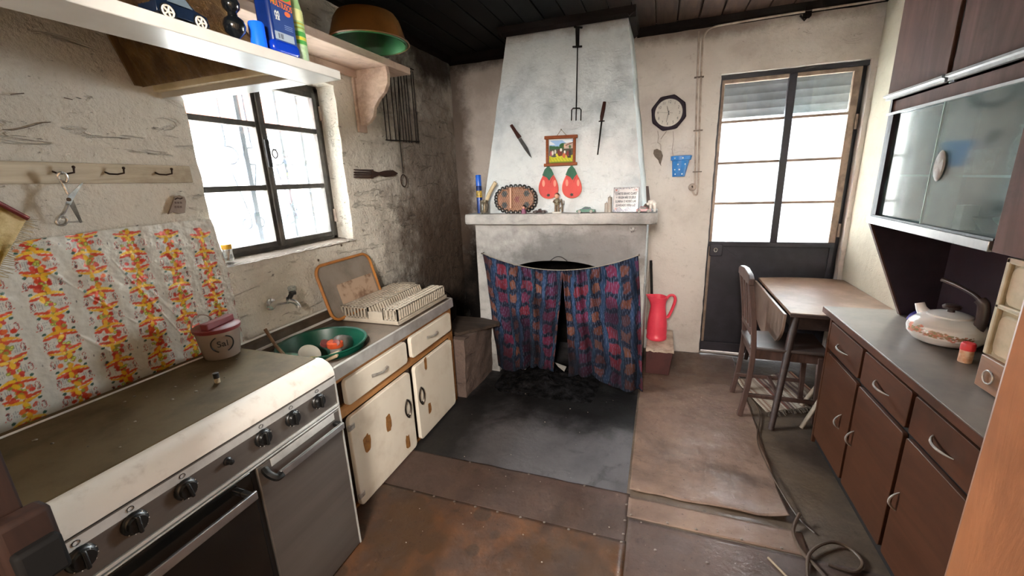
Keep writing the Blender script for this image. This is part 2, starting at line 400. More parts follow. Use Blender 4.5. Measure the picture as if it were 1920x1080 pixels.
# ------------------------------------------------------------------ window
win = bpy.data.objects.new('window_1', None); COL.objects.link(win); win.location = (-2.0, 1.74, 1.22); win['kind'] = 'structure'
y0, y1, z0, z1 = 1.30, 2.18, 1.222, 2.12; WX = -2.0
obj('window_frame', MB().box(WX - .03, WX + .01, y0 - .03, y0 + .025, z0, z1).box(WX - .03, WX + .01, y1 - .03, y1 + .03, z0, z1).box(WX - .03, WX + .01, y0, y1, z0 - .02, z0 + .022).box(WX - .03, WX + .01, y0, y1, z1 - .03, z1 + .02), M_winframe, win, bevel=.003)
ym = 1.737
for (a, b) in ((y0 + .025, ym), (ym, y1 - .03)):
    cs = obj('casement', MB().box(WX - .012, WX + .022, a, a + .03, z0 + .02, z1 - .03).box(WX - .012, WX + .022, b - .03, b, z0 + .02, z1 - .03).box(WX - .012, WX + .022, a + .03, b - .03, z0 + .02, z0 + .05).box(WX - .012, WX + .022, a + .03, b - .03, z1 - .06, z1 - .03), M_winframe, win, bevel=.003)
    for zz in (1.557, 1.873): obj('muntin', MB().box(WX - .010, WX + .018, a + .028, b - .028, zz - .014, zz + .014), M_winframe, cs, bevel=.003)
    for p, q in ((z0 + .045, 1.545), (1.569, 1.861), (1.885, z1 - .055)): obj('pane', MB().box(WX + .001, WX + .004, a + .026, b - .026, p, q), M_glass, cs)
obj('meeting_bar', MB().box(WX + .02, WX + .034, ym - .012, ym + .014, z0 + .02, z1 - .03), M_winframe, win, bevel=.004)
hd = obj('espagnolette', MB().box(WX + .034, WX + .046, ym - .012, ym + .012, 1.66, 1.80), M_iron, win, bevel=.003)
obj('ring_handle', MB().tube([(WX + .06 + .0 * math.sin(a), ym + .022 + .016 * math.cos(a), 1.728 + .021 * math.sin(a)) for a in np.linspace(0, 2 * PI, 18)[:-1]], .0035, 6, True), M_iron, hd)
for zz in (1.98, 1.37):
    obj('hinge', MB().cyl((WX + .018, y1 - .006, zz - .04), (WX + .018, y1 - .006, zz + .04), .009, n=10), simple('hinge_paint', '#b9aaa0', '#8d7f76', 20, .6), win)
obj('sill_crust', MB().grid(40, 6, lambda u, v: (WX + .02 + .14 * v, 1.30 + .88 * u, 1.226 - .014 * v + .004 * nz(u * 20, v * 5, 2))), plaster('dusty_sill', '#5f5348', '#463c34', [], .4, .6), win, fix=False)

# window grille outside
gr = thing('window_grille', 'pale grey wrought iron grille with scrolls outside the small window', 'grille', (-2.16, 1.74, 1.2))
M_grille = simple('grille_paint', '#4d535d', '#3c4149', 12, .7, spec=.1)
GX = -2.17
for yy, w in ((1.47, .012), (1.775, .014), (2.03, .010), (2.19, .012)):
    obj('bar', MB().box(GX - .006, GX + .006, yy - w, yy + w, 1.18, 2.16), M_grille, gr)
obj('crossbar', MB().box(GX - .005, GX + .005, 1.28, 2.22, 1.2, 1.218).box(GX - .005, GX + .005, 1.28, 2.22, 2.13, 2.148), M_grille, gr)
for c0 in (1.745, 2.04):
    for s in (-1, 1):
        pts = [(c0 + s * .075, 2.12), (c0 + s * .075, 1.80), (c0 + s * .08, 1.775)]
        pts += [(c0 + s * (.065 - .05 * math.sin(a)), 1.73 + .045 * math.cos(a)) for a in np.linspace(.2, PI - .2, 9)]
        pts += [(c0 + s * .08, 1.685), (c0 + s * .075, 1.66), (c0 + s * .012, 1.40)]
        pts += [(c0 + s * (.04 - .028 * math.cos(a)), 1.345 - .028 * math.sin(a) + .02) for a in np.linspace(0, 4.6, 12)]
        obj('scroll', MB().tube([(GX, p, q) for p, q in pts], .005, 6), M_grille, gr)

# neighbour's house across the lane
M_nb = simple('limewash', '#f2f2f0', '#dedfe0', 2, .8)
M_tile = simple('clay_tile', '#d98c74', '#b96a54', 9, .8)
nb = thing('house', 'white neighbour house with clay tile eaves seen through the small window', 'house', (-4.6, 3.2, 0))
obj('wall', MB().box(-6.5, -4.45, -1.5, 3.05, -.2, 2.12).box(-6.5, -4.6, 3.05, 7.5, -.2, 2.2), M_nb, nb)
obj('eaves', MB().box(-4.62, -4.2, -1.5, 7.5, 2.12, 2.2), simple('eaves_paint', '#c2ced6', None, rough=.7), nb)
tile0 = None
for r in range(4):
    for i in range(42):
        yy = -1.4 + i * .2
        if tile0 is None:
            pts = [(.1 * math.cos(a), .05 * math.sin(a)) for a in np.linspace(0, PI, 7)]; pts += [(.08 * math.cos(a), .032 * math.sin(a)) for a in np.linspace(PI, 0, 7)]
            tile0 = obj('roof_tile', MB().prism(pts, 'y', 0, .45), M_tile, nb); tl = tile0
        else: tl = tile0.copy(); COL.objects.link(tl); tl.parent = nb
        tl.rotation_euler = (math.radians(22) * 1, 0, PI / 2)
        tl.location = Vector((-4.15 - r * .36, yy, 2.2 + r * .15)) - Vector(nb.location)
obj('roof_deck', MB().prism([(-4.15, 2.19), (-5.8, 2.88), (-5.8, 2.8), (-4.2, 2.15)], 'y', -1.5, 7.5), M_tile, nb)
obj('downpipe', MB().cyl((-4.4, 4.62, 0), (-4.4, 4.62, 2.15), .05, n=10), simple('pipe_pink', '#e3b8a8', None, rough=.6), nb)
M_lane = simple('pale_lane', '#cfcdc8', '#b7b4ae', 2, .9)
struct('ground_outside', MB().box(-8, -2.16, -4, 12, -.3, -.15).box(-8, 8, 3.96, 12, -.3, -.10), M_lane)
lt = thing('garden_cover', 'pale bluish sheet draped to the ground outside beyond the window grille', 'cloth', (-2.9, 2.6, -.15))
obj('cloth', MB().grid(20, 24, lambda u, v: (-2.9 + .03 * math.sin(u * 14), 2.42 + .36 * u + .05 * math.sin(v * 4), -.15 + 1.93 * v)), simple('bluish_cloth', '#aab9c9', '#8799ad', 6, .8), lt, solid=.004, fix=False)

# ------------------------------------------------------------------ back door
door = bpy.data.objects.new('door_1', None); COL.objects.link(door); door.location = (.83, 3.79, 0); door['kind'] = 'structure'
DY = 3.785
X0, X1 = .395, 1.272
obj('door_frame', MB().box(.380, .397, DY - .01, DY + .05, 0, 2.24).box(1.270, 1.288, DY + .006, DY + .05, 0, 2.24).box(1.286, 1.32, DY + .02, DY + .05, 0, 2.24).box(.382, 1.305, DY - .015, DY + .05, 2.212, 2.245), M_darkmetal, door)
obj('kick_panel', MB().box(X0 + .02, X1 - .02, DY + .006, DY + .018, .03, .98), M_doorstile, door)
obj('bottom_rail', MB().box(X0, X1, DY - .012, DY + .03, .018, .10), M_doorstile, door, bevel=.003)
obj('mid_rail', MB().box(X0, X1, DY - .012, DY + .03, .945, .985), M_doorstile, door, bevel=.003)
obj('top_rail', MB().box(X0, X1, DY - .008, DY + .03, 2.185, 2.212), M_rawstile, door, bevel=.003)
obj('lock_stile', MB().box(X0, X0 + .022, DY - .006, DY + .03, .02, 2.19), M_rawstile, door, bevel=.003)
obj('hinge_stile', MB().box(X1 - .045, X1, DY - .008, DY + .03, .98, 2.19), M_rawstile, door, bevel=.003)
obj('hinge_stile', MB().box(X1 - .03, X1, DY - .008, DY + .03, .02, .98), M_doorstile, door, bevel=.003)
obj('centre_stile', MB().box(.835, .885, DY - .016, DY + .03, .98, 2.21), M_doorstile, door, bevel=.004)
for zz in (1.293, 1.606, 1.912):
    for a, b in ((X0 + .02, .836), (.884, X1 - .044)): obj('muntin', MB().box(a, b, DY, DY + .022, zz - .009, zz + .009), M_rawstile, door)
for a, b, ss in ((X0 + .02, .836, 0), (.884, X1 - .044, 1)):
    for i, (p, q) in enumerate(((.985, 1.287), (1.299, 1.60), (1.612, 1.906), (1.918, 2.188))):
        obj('pane', MB().box(a, b, DY + .010, DY + .014, p, q), M_glass_frost if (i == 3 and ss) else M_glass, door)
lk = obj('lock_plate', MB().box(X0 + .01, .50, DY - .022, DY - .004, .865, .965), M_doorstile, door, bevel=.004)
obj('keyhole_ring', MB().tube([(.449 + .012 * math.cos(a), DY - .024, .917 + .016 * math.sin(a)) for a in np.linspace(0, 2 * PI, 14)[:-1]], .003, 6, True).cyl((.449, DY - .025, .90), (.449, DY - .025, .91), .003, n=6), M_chrome, lk)
obj('slanting_bar', MB().obox((.60, DY - .004, .86), .13, .006, .008, RY(math.radians(38))), M_doorstile, door)
for zz in (1.85, 1.08): obj('hinge', MB().cyl((1.279, DY - .016, zz - .05), (1.279, DY - .016, zz + .05), .009, n=10), M_rawstile, door)
obj('threshold', MB().box(.385, 1.30, DY - .04, DY + .06, -.03, .006), simple('worn_threshold', '#8a7767', '#6a5a4d', 12, .8), door)
sh = thing('porch_roof', 'grey corrugated porch roof sloping away outside the glazed back door, shaped to cut sky light', 'roof', (.83, 5.2, 2.3))  # roof reach shaped to block high sky light at the door
M_slat = simple('corrugated_grey', '#c3c6ca', '#a7abb1', 5, .6)
pts = [(-.9 + i * .025, 0, .016 * math.sin(i * PI / 3)) for i in range(148)]
rs = thing('roller_shutter', 'grey roller shutter curtain half rolled up just outside the glazed back door', 'shutter', (.83, 3.95, 2.1))
M_shut = simple('shutter_grey', '#6f7378', '#5d6166', 5, .7, spec=.1)
for i in range(7):
    zz = 1.955 + i * .056
    pp_ = [(3.955 + .008 * math.sin(PI * q / 6), zz + .0565 * q / 6) for q in range(7)]; pp_ += [(p + .006, q) for p, q in reversed(pp_)]
    obj('slat', MB().prism(pp_, 'x', .34, 1.36), M_shut, rs)
obj('shutter_box', MB().box(.3, 1.4, 3.945, 4.15, 2.345, 2.47), M_shut, rs)
obj('corrugated_sheet', MB().grid(147, 2, lambda u, v: (lambda i: (-.9 + i * .025, 3.93 + 2.35 * v, 2.50 - .27 * v + .014 * math.sin(i * PI / 3)))(round(u * 147))), M_slat, sh, fix=False, solid=.006, angle=60)
for yy in (4.5, 5.3, 6.15): obj('purlin', MB().box(-.9, 2.7, yy - .03, yy + .03, 2.50 - .27 * (yy - 3.93) / 2.35 - .085, 2.50 - .27 * (yy - 3.93) / 2.35 - .018), simple('purlin_grey', '#a3a5a8', '#8b8d91', 6, .7), sh, bevel=.003)
for xx in (-.8, 2.6): obj('post', MB().box(xx - .04, xx + .04, 6.10, 6.18, -.1, 2.16), M_slat, sh)

# ------------------------------------------------------------------ fireplace
fp = thing('fireplace', 'whitewashed masonry fireplace with tapering smoke hood and thick mantel slab', 'fireplace', (-.71, 3.3, 0))
FX0, FX1, FY, ZM0, ZM1 = -1.345, -.083, 2.94, 1.228, 1.304
def hood_y(z): return 2.97 + .24 * (z - ZM1)
def rough_box_front(nu, nv, fn): return MB().grid(nu, nv, fn)
def hood_front(u, v):
    z = ZM1 - .01 + (2.60 - ZM1 + .01) * v; t = (z - ZM1) / (2.555 - ZM1)
    xa = -1.287 + (-1.152 + 1.287) * t; xb = -.112 + (-.266 + .112) * t
    x = xa + (xb - xa) * u
    return (x + .004 * nz(u * 3, v * 9, 1), hood_y(z) + .008 * fbm(x, z, 2, 4), z)
hm = MB().grid(46, 50, hood_front)
def hood_side(right):
    def fn(u, v):
        p = hood_front(1.0 if right else 0.0, v); z = p[2]
        return (p[0] + (.012 * u if right else -.012 * u), p[1] + (YB + .03 - p[1]) * u, z)
    return fn
hm.grid(8, 50, hood_side(True)); hm.grid(8, 50, hood_side(False))
obj('smoke_hood', hm, M_chim, fp, angle=60, fix=False)
def mant(u, v): return 0
mm = MB()
N = 60
prof = [(2.862, ZM0 + .004), (2.856, ZM0 + .02), (2.856, ZM1 - .018), (2.866, ZM1), (3.2, ZM1), (3.2, ZM0), (2.88, ZM0)]
vs = []; 
for i in range(N + 1):
    x = -1.392 + (1.392 - .018) * i / N; e = 0.012 if i in (0, N) else 0
    for k, (y, z) in enumerate(prof): vs.append((x, y + e + .004 * nz(x, z, 1, 9), z + .003 * nz(x, y, 4, 8) + (.004 if e and k < 2 else 0)))
P = len(prof); fs = [(i * P + k, (i + 1) * P + k, (i + 1) * P + (k + 1) % P, i * P + (k + 1) % P) for i in range(N) for k in range(P)]
fs += [tuple(range(P)), tuple(N * P + k for k in range(P - 1, -1, -1))]
mm.add(vs, fs); obj('mantel_slab', mm, M_firebox, fp, angle=50)
# firebox front with its arched mouth
def arch(x):
    t = abs(x + .70) / .50
    return .30 if t >= 1 else .72 + .235 * math.sqrt(max(0, 1 - t ** 2.2))
fm = MB(); NX = 70
xs = [FX0 + (FX1 - FX0) * i / NX for i in range(NX + 1)]
xa_, xb_ = -1.20, -.20
for a, b in ((FX0, xa_), (xb_, FX1)):
    fm.grid(8, 40, lambda u, v, a=a, b=b: (a + (b - a) * u + .004 * nz(v * 12, u, 2) * (1 if (a == FX0) == (u == 0) else .2), FY + .006 * fbm(a + (b - a) * u, v, 3, 5), ZM0 * v))
fm.grid(50, 14, lambda u, v: (xa_ + (xb_ - xa_) * u, FY + .006 * fbm(u, v, 3, 4) , (lambda zb: zb + (ZM0 - zb) * v)(max(arch(xa_ + (xb_ - xa_) * u), .72))))
fm.grid(50, 3, lambda u, v: (xa_ + (xb_ - xa_) * u, FY + .14 * v, max(arch(xa_ + (xb_ - xa_) * u), .72)))
for xq in (xa_, xb_): fm.grid(2, 10, lambda u, v, xq=xq: (xq, FY + .14 * u, .74 * v))
for xq in (FX0, FX1): fm.grid(6, 20, lambda u, v, xq=xq: (xq + .004 * nz(v * 10, u * 4, 7), FY + (YB + .03 - FY) * u, ZM0 * v))
obj('firebox', fm, M_firebox, fp, angle=50, fix=False)
obj('fire_chamber', MB().grid(2, 2, lambda u, v: (-1.3 + 1.18 * u, 3.69, 1.25 * v)).grid(2, 2, lambda u, v: (-1.30, 3.08 + .6 * u, 1.25 * v)).grid(2, 2, lambda u, v: (-.13, 3.08 + .6 * u, 1.25 * v)).grid(2, 2, lambda u, v: (-1.3 + 1.18 * u, 3.07 + .62 * v, 1.225)), M_soot, fp, fix=False)
obj('wire_hook', MB().tube([(-.75 + .13 * t, 2.925, .955 + .035 * math.sin(PI * t)) for t in np.linspace(0, 1, 12)], .003, 6), M_iron, fp)
obj('hood_trim', MB().prism([(3.235, 2.565), (3.20, 2.585), (3.19, 2.64), (3.30, 2.64)], 'x', -1.19, -.215).prism([(-.258, 2.567), (-.225, 2.585), (-.21, 2.64), (-.30, 2.64)], 'y', 3.2, YB).prism([(-1.16, 2.567), (-1.19, 2.585), (-1.20, 2.64), (-1.13, 2.64)], 'y', 3.2, YB), M_trim, fp)
stk = obj('sticker_remnant', MB().plate([ay(1180, 427, 2.93), ay(1192, 426, 2.93), ay(1193, 432, 2.93), ay(1184, 437, 2.93)], (0, .004, 0)), simple('sticker_dark', '#3b3534', '#b8b4b0', 60, .6), fp)

# ------------------------------------------------------------------ curtain over the mouth
cur = thing('fireplace_curtain', 'dark plaid curtain of two gathered panels strung across the fireplace mouth', 'curtain', (-.7, 2.9, 0))
def sag(x):
    a, b = -1.281, -.125; t = (x - a) / (b - a); return 1.004 + .012 * t - .475 * t * (1 - t)
def plaid(U, V, x0, x1, seed, flip=1):
    n = len(U); X = x0 + (x1 - x0) * U; Z = 1 - V
    Xw = X + .010 * np.sin(Z * 9 + seed + X * 6) + .006 * np.sin(Z * 23 + X * 30) + .003 * np.sin(Z * 61 + X * 80)
    out = np.tile(np.array(lin('#1e2639')), (n, 1))
    fx = ((Xw + 2) % .205) / .205; cx = np.floor((Xw + 2) / .205)
    Zw = Z * .95 + .016 * np.sin(X * 17 + seed) + .007 * np.sin(X * 90 + Z * 20); fz = (Zw % .118) / .118; cz = np.floor(Zw / .118)
    h = np.sin(cx * 12.9 + cz * 4.37 + seed) * 437.58; h = h - np.floor(h)
    cr = (fx < .40) & (fz > .22) & (fz < .90); out[cr] = lin('#652540'); out[cr & (h > .66)] = lin('#702a38'); out[cr & (h < .2)] = lin('#4c233e')
    bl = (fx >= .40) & (fx < .50); out[bl] = lin('#223a50')
    orr = (fx >= .54) & (fx < .80) & (fz > .26) & (fz < .84); out[orr] = lin('#643c32'); out[orr & (h > .6)] = lin('#744838'); out[orr & (h < .25)] = lin('#5c3531')
    bl2 = (fx >= .84) & (fx < .97); out[bl2] = lin('#2a3f5e'); out[(fz < .10) & ~(bl | bl2)] = lin('#171a29')
    st = np.sin(X * 520 + 11 * np.sin(Z * 6 + X * 9) + np.sin(Z * 37 + X * 60) * 2.6) * np.sin(X * 197 + Z * 23 + 3 * np.sin(Z * 11))
    w = np.clip((st - .50) * 2.0, 0, .6)[:, None]; out = out * (1 - w) + np.array(lin('#6d768f')) * w
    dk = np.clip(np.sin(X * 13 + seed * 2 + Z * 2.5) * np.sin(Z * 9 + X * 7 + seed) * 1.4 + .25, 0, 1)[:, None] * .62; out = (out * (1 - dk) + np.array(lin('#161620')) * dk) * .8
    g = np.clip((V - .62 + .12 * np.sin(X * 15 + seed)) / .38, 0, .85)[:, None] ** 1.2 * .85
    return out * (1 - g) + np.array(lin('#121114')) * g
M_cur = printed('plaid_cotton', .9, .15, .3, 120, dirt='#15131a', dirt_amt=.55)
def cpanel(xa, xb, ba, bb, zl, zr, seed):
    def fn(u, v):
        xt = xa + (xb - xa) * u; xo = ba + (bb - ba) * u
        zt = sag(xt) - .003; zb = zl + (zr - zl) * u + .02 * math.sin(u * 9 + seed)
        s = v ** .85; ph = u * (xb - xa) * 44 + 1.6 * math.sin(u * 7 + seed) + 1.2 * math.sin(v * 3 + u * 4)
        amp = .007 + .024 * v * (.6 + .4 * math.sin(u * 11 + seed))
        y = 2.905 - .012 * v + amp * math.sin(ph) + .007 * math.sin(ph * 2.6 + 1) * (1 - .6 * v) + .006 * math.sin(v * 17 + u * 9) + .010 * nz(u * 5, v * 6, seed) - (.035 * v * v if seed == 5 else .0)
        x = xt + (xo - xt) * s + .007 * math.cos(ph) * v
        return (x, y, zt + (zb - zt) * v)
    return fn
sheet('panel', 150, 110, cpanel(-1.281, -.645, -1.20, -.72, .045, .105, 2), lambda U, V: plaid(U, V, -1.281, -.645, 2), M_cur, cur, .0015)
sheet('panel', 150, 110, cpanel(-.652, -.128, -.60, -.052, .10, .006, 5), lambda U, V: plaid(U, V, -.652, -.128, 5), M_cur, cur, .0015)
obj('string', MB().tube([(x, 2.904, sag(x) + .001) for x in np.linspace(-1.284, -.122, 40)], .003, 6), simple('twine', '#8a8175', None, rough=.9), cur)
for x in (-1.284, -.122): obj('nail', MB().cyl((x, 2.895, sag(x)), (x, 2.945, sag(x)), .003, n=8).cyl((x, 2.893, sag(x)), (x, 2.896, sag(x)), .006, n=8), M_nail, cur)

# ash, charred twigs, paper
def ash_fn(u, v):
    x = -1.17 + .80 * u; y = 2.60 + .62 * v
    e = math.sin(PI * u) ** .6 * math.sin(PI * min(max(v, 0), 1)) ** .8
    return (x, y, -.004 + e * (.045 + .035 * fbm(x, y, 3, 7)) )
ash = obj('ash_pile', MB().grid(70, 60, ash_fn), simple('ash_black', '#070707', '#232224', 18, .95, bump=.8, bscale=50, spec=.05), fix=False)
tag(ash, 'heap of black ash and charred twigs spilling out under the curtain', 'ash', kind='stuff')
tw = MB()
for i in range(120):
    x, y = random.uniform(-1.1, -.45), random.uniform(2.62, 2.98); a = random.uniform(0, PI); L = random.uniform(.006, .035)
    z = .012 + .05 * math.exp(-((x + .8) / .3) ** 2 - ((y - 2.9) / .2) ** 2)
    tw.tube([(x - L * math.cos(a), y - L * math.sin(a), z), (x + L * math.cos(a), y + L * math.sin(a), z + random.uniform(-.006, .012))], random.uniform(.001, .0025), 5)
o = obj('charred_twigs', tw, simple('char', '#0a0909', '#1d1b1a', 40, .95, spec=.1), ash); o['kind'] = 'stuff'
M_paper = simple('paper', '#d8d5d0', '#bdb8b0', 20, .8)
for lab, pts in (('crumpled white paper scrap lying on the left of the ash heap', [(979, 689), (990, 677), (997, 679), (994, 687), (984, 693)]), ('grey folded paper strip stuck in the ash heap below the curtain split', [(1040, 679), (1062, 690), (1058, 696), (1047, 690)])):
    c = [az(p, q, .075) for p, q in pts]
    c = [Vector((p.x, p.y, .072 + .012 * (i % 2))) for i, p in enumerate(c)]
    tag(obj('paper_scrap', MB().plate(c, (0, 0, .003)), M_paper), lab, 'paper')

# ------------------------------------------------------------------ masonry bench at the hearth
be = thing('hearth_bench', 'low sooty masonry bench between the sink unit and the fireplace', 'bench', (-1.55, 2.7, 0))
M_bench = plaster('bench_plaster', '#6d5d56', '#3a2f2b', [((-1.6, 2.95, .5), (.5, .4, .5), '#171210', .9)], .5, .6)
def bench_front(u, v):
    y = 2.47 + .47 * u; x = -1.285 + .018 * u + .015 * v
    return (x + .008 * fbm(y, v, 2, 6), y, (.455 - .012 * u) * v)
bm_ = MB().grid(20, 20, bench_front).grid(20, 12, lambda u, v: (lambda p: (p[0] + (-1.86 - p[0]) * v, p[1], p[2] + .01 * nz(u * 6, v * 6)))(bench_front(u, 1))).grid(12, 12, lambda u, v: (lambda p: (p[0] + (-1.86 - p[0]) * u, 2.47, p[2]))(bench_front(0, v)))
obj('masonry', bm_, M_bench, be, fix=False)
pl = tag(obj('plank', MB().prism([(-1.72, 2.56), (-1.345, 2.53), (-1.125, 2.80), (-1.14, 2.83), (-1.30, 2.885), (-1.74, 2.88)], 'z', .462, .484), wood('old_board', '#463930', '#2a211c', 'X', 2, .7, '#1b1512')), 'greasy old board laid across the hearth bench', 'board'); 
sk = tag(obj('soot_pot', MB().lathe([(.09, 0), (.125, .03), (.13, .12), (.115, .15), (.12, .16), (.108, .16), (.10, .05), (0, .02)], 24, (-1.60, 2.74, .485)).tube([(-1.60 + .125 * math.cos(a), 2.74, .64 + .10 * math.sin(a)) for a in np.linspace(0, PI, 14)], .004, 6), M_soot), 'soot blackened pot with wire handle standing in the dark corner', 'pot')

# ------------------------------------------------------------------ floor coverings
def lino(name, base, pat, worn, worn_amt=.6, sc=7):
    g = G(name)
    v = g.vor(sc); col = g.mix(g.math('MULTIPLY', g.rng(v, .30, .36, 0, .7), g.rng(g.noise(1.7, 4), .45, .6)), lin(base), lin(pat))
    col = g.mix(g.rng(g.noise(2.2, 8, .68), .42, .60, 0, worn_amt), col, lin(worn))
    col = g.mix(g.rng(g.noise(1.3, 7, .62, dist=.6), .46, .66, 0, .75), col, lin('#2e241f'))
    col = g.mix(g.rng(g.noise(10, 8, .78, dist=.8), .54, .74, 0, .7), col, lin('#231a16'))
    col = g.mix(g.rng(g.noise(17, 8, .8), .60, .74, 0, .45), col, lin('#9a8776'))
    col = g.mix(g.rng(g.noise(60, 3, .6), .66, .72, 0, .6), col, lin('#1d1613'))
    g.bump(g.math('ADD', g.noise(5, 6, .6), g.math('MULTIPLY', g.noise(26, 5, .65), .35)), .45, .014)
    return g.done(col, g.rng(g.noise(4, 7, .7), .35, .65, .28, .7), 0, .4)
M_l1 = lino('lino_orange_brown', '#45301f', '#6e4629', '#41332d', .7)
M_l2 = lino('lino_dull_brown', '#4a3932', '#523f34', '#3e312c', .6)
M_l3 = lino('lino_tan', '#715a4d', '#766051', '#5f4c42', .6, 12)
M_l4 = lino('lino_olive', '#54463a', '#5c4d3e', '#42372f', .7, 9)
def lsheet(name, label, x0, x1, ya, yb, z, mat, group=None, wav=.0012, curl=None, nu=60, nv=60, edge=0.0, shape=None):
    def fn(u, v):
        x = x0 + (x1 - x0) * u; y = ya + (yb - ya) * v
        if shape: x, y = shape(u, v)
        if edge: x += edge * nz(y, 1, 0, 9) * (1 if u in (0, 1) else 0); y += edge * nz(x, 2, 0, 9) * (1 if v in (0, 1) else 0)
        zz = z + wav * (1 + nz(x, y, 5, 5))
        if curl: zz += curl(u, v, x, y)
        return (x, y, zz)
    return tag(obj(name, MB().grid(nu, nv, fn), mat, fix=False, solid=.002), label, 'floor covering', group)
M_head = simple('tack_head', '#8c8178', '#54483f', 30, .5, .6)
tack0 = None
def tacks(parent, pts):
    global tack0
    for p in pts:
        if tack0 is None: tack0 = obj('tack', MB().lathe([(.0065, 0), (.006, .0015), (.002, .003), (0, .0032)], 8), M_head, parent); t = tack0
        else: t = tack0.copy(); COL.objects.link(t); t.parent = parent
        t.location = Vector(p) - wl(parent)
lsheet('linoleum_sheet', 'olive brown linoleum under the table and along the dark sideboard', -.09, 1.33, .24, 3.75, .0015, M_l4)
w = lsheet('linoleum_sheet', 'patterned orange brown linoleum in front of the stove and sink unit', -1.86, -.07, .24, 1.525, .003, M_l1, wav=.002, curl=lambda u, v, x, y: .010 * max(0, math.sin(y * 21 + x * 3)) * max(0, min(1, (-x - .75) * 2)))
tacks(w, [(x, 1.517 + .004 * random.uniform(-1, 1), .007) for x in np.linspace(-1.13, -.09, 10)])
w = lsheet('linoleum_sheet', 'worn brown linoleum strip along the hearth concrete edge', -1.80, -.075, 1.52, 1.818, .003, M_l2, wav=.0015, edge=.004, nu=90, nv=24)
tacks(w, [(-.085, y, .007) for y in (1.56, 1.64, 1.74)] + [(x, 1.809, .006) for x in (-.95, -.6, -.3)])
def curl3(u, v, x, y):
    c = .0
    c += .012 * max(0, 1 - v * 16) ** 2 * (.3 + .7 * max(0, math.sin(u * 9 + 2)))
    d = math.hypot(u - 1, v * 1.6); c += .035 * max(0, 1 - d * 4) ** 2
    c += .010 * abs(fbm(x, y, 1, 7)) * max(0, 1 - v * 1.7) * min(1, v * 9)
    return c
w = lsheet('linoleum_sheet', 'tan creased linoleum with curling torn edge by the back door', -.078, .62, 1.84, 3.05, .0055, M_l3, wav=.002, curl=curl3, edge=.006, nu=80, nv=100,
       shape=lambda u, v: (-.078 + (.693 + .03 * v) * u, 1.84 + 1.87 * v))
w = lsheet('linoleum_sheet', 'narrow tan linoleum strip tacked below the curled sheet', -.078, .64, 1.668, 1.80, .0045, M_l3, wav=.001, nu=40, nv=10, shape=lambda u, v: (-.078 + .73 * u, 1.668 + .13 * v - .0 * u))
tacks(w, [(x, 1.68, .008) for x in (-.06, .1, .22, .4, .55)])
w = lsheet('linoleum_sheet', 'dark brown linoleum in front of the near sideboard doors', -.068, 1.0, .24, 1.66, .003, M_l2, wav=.0015)
tacks(w, [(x, 1.515, .008) for x in (.05, .25, .5)])
cr = MB()
for i in range(90):
    x, y = random.choice([(random.uniform(-1.2, -.1), random.uniform(1.6, 2.7)), (random.uniform(-.1, .6), random.uniform(2.6, 3.6)), (random.uniform(-1.1, .5), random.uniform(1.2, 1.85))]); r = random.uniform(.0012, .0042)
    cr.ball((x, y, .009 + r * .6), r, r * .8, r * .6, 6, 4)
tag(obj('plaster_crumbs', cr, simple('crumb', '#a39a8e', '#4f463e', 40, .9)), 'plaster crumbs and dirt specks scattered over the floor', 'crumbs', kind='stuff')
cab = thing('power_cable', 'brown power cable trailing on the floor from the chair to the sideboard', 'cable', (.65, 2.2, 0))
pts = [(.60, 3.2, .016), (.643, 3.03, .016), (.675, 2.85, .016), (.66, 2.70, .016), (.60, 2.45, .018), (.60, 2.2, .03), (.628, 1.98, .03), (.66, 1.86, .02), (.70, 1.80, .014)]
def smooth(pts, n=8):
    P_ = [Vector(p) for p in pts]; out = []
    for i in range(len(P_) - 1):
        a, b, c, d = P_[max(i - 1, 0)], P_[i], P_[i + 1], P_[min(i + 2, len(P_) - 1)]
        for k in range(n):
            t = k / n; out.append(.5 * ((2 * b) + (c - a) * t + (2 * a - 5 * b + 4 * c - d) * t * t + (3 * b - a - 3 * c + d) * t ** 3))
    return out + [P_[-1]]
M_cable = simple('cable_brown', '#4a392b', '#352820', 10, .5)
obj('thin_flex', MB().tube(smooth(pts), .0036, 6), M_cable, cab)
ca = thing('hose', 'dark looped hose end lying at the foot of the sideboard', 'hose', (.68, 1.7, 0))
pts = [(.655, 1.86, .05), (.615, 1.78, .02), (.62, 1.68, .016), (.66, 1.60, .016), (.70, 1.50, .016)]
obj('hose_piece', MB().tube(smooth(pts), .0075, 8), M_cable, ca)
pts = [(.60, 1.52, .016), (.64, 1.66, .022), (.73, 1.745, .028), (.80, 1.75, .022), (.83, 1.69, .016), (.78, 1.63, .016), (.70, 1.64, .016)]
obj('hose_loop', MB().tube(smooth(pts), .0065, 8), M_cable, ca)
tag(obj('stick', MB().tube([(.485, 1.61, .012), (.56, 1.50, .012), (.60, 1.42, .012)], .005, 6), wood('pale_stick', '#a08a70', '#7d6853', 'Y')), 'thin pale stick lying on the dark linoleum', 'stick')

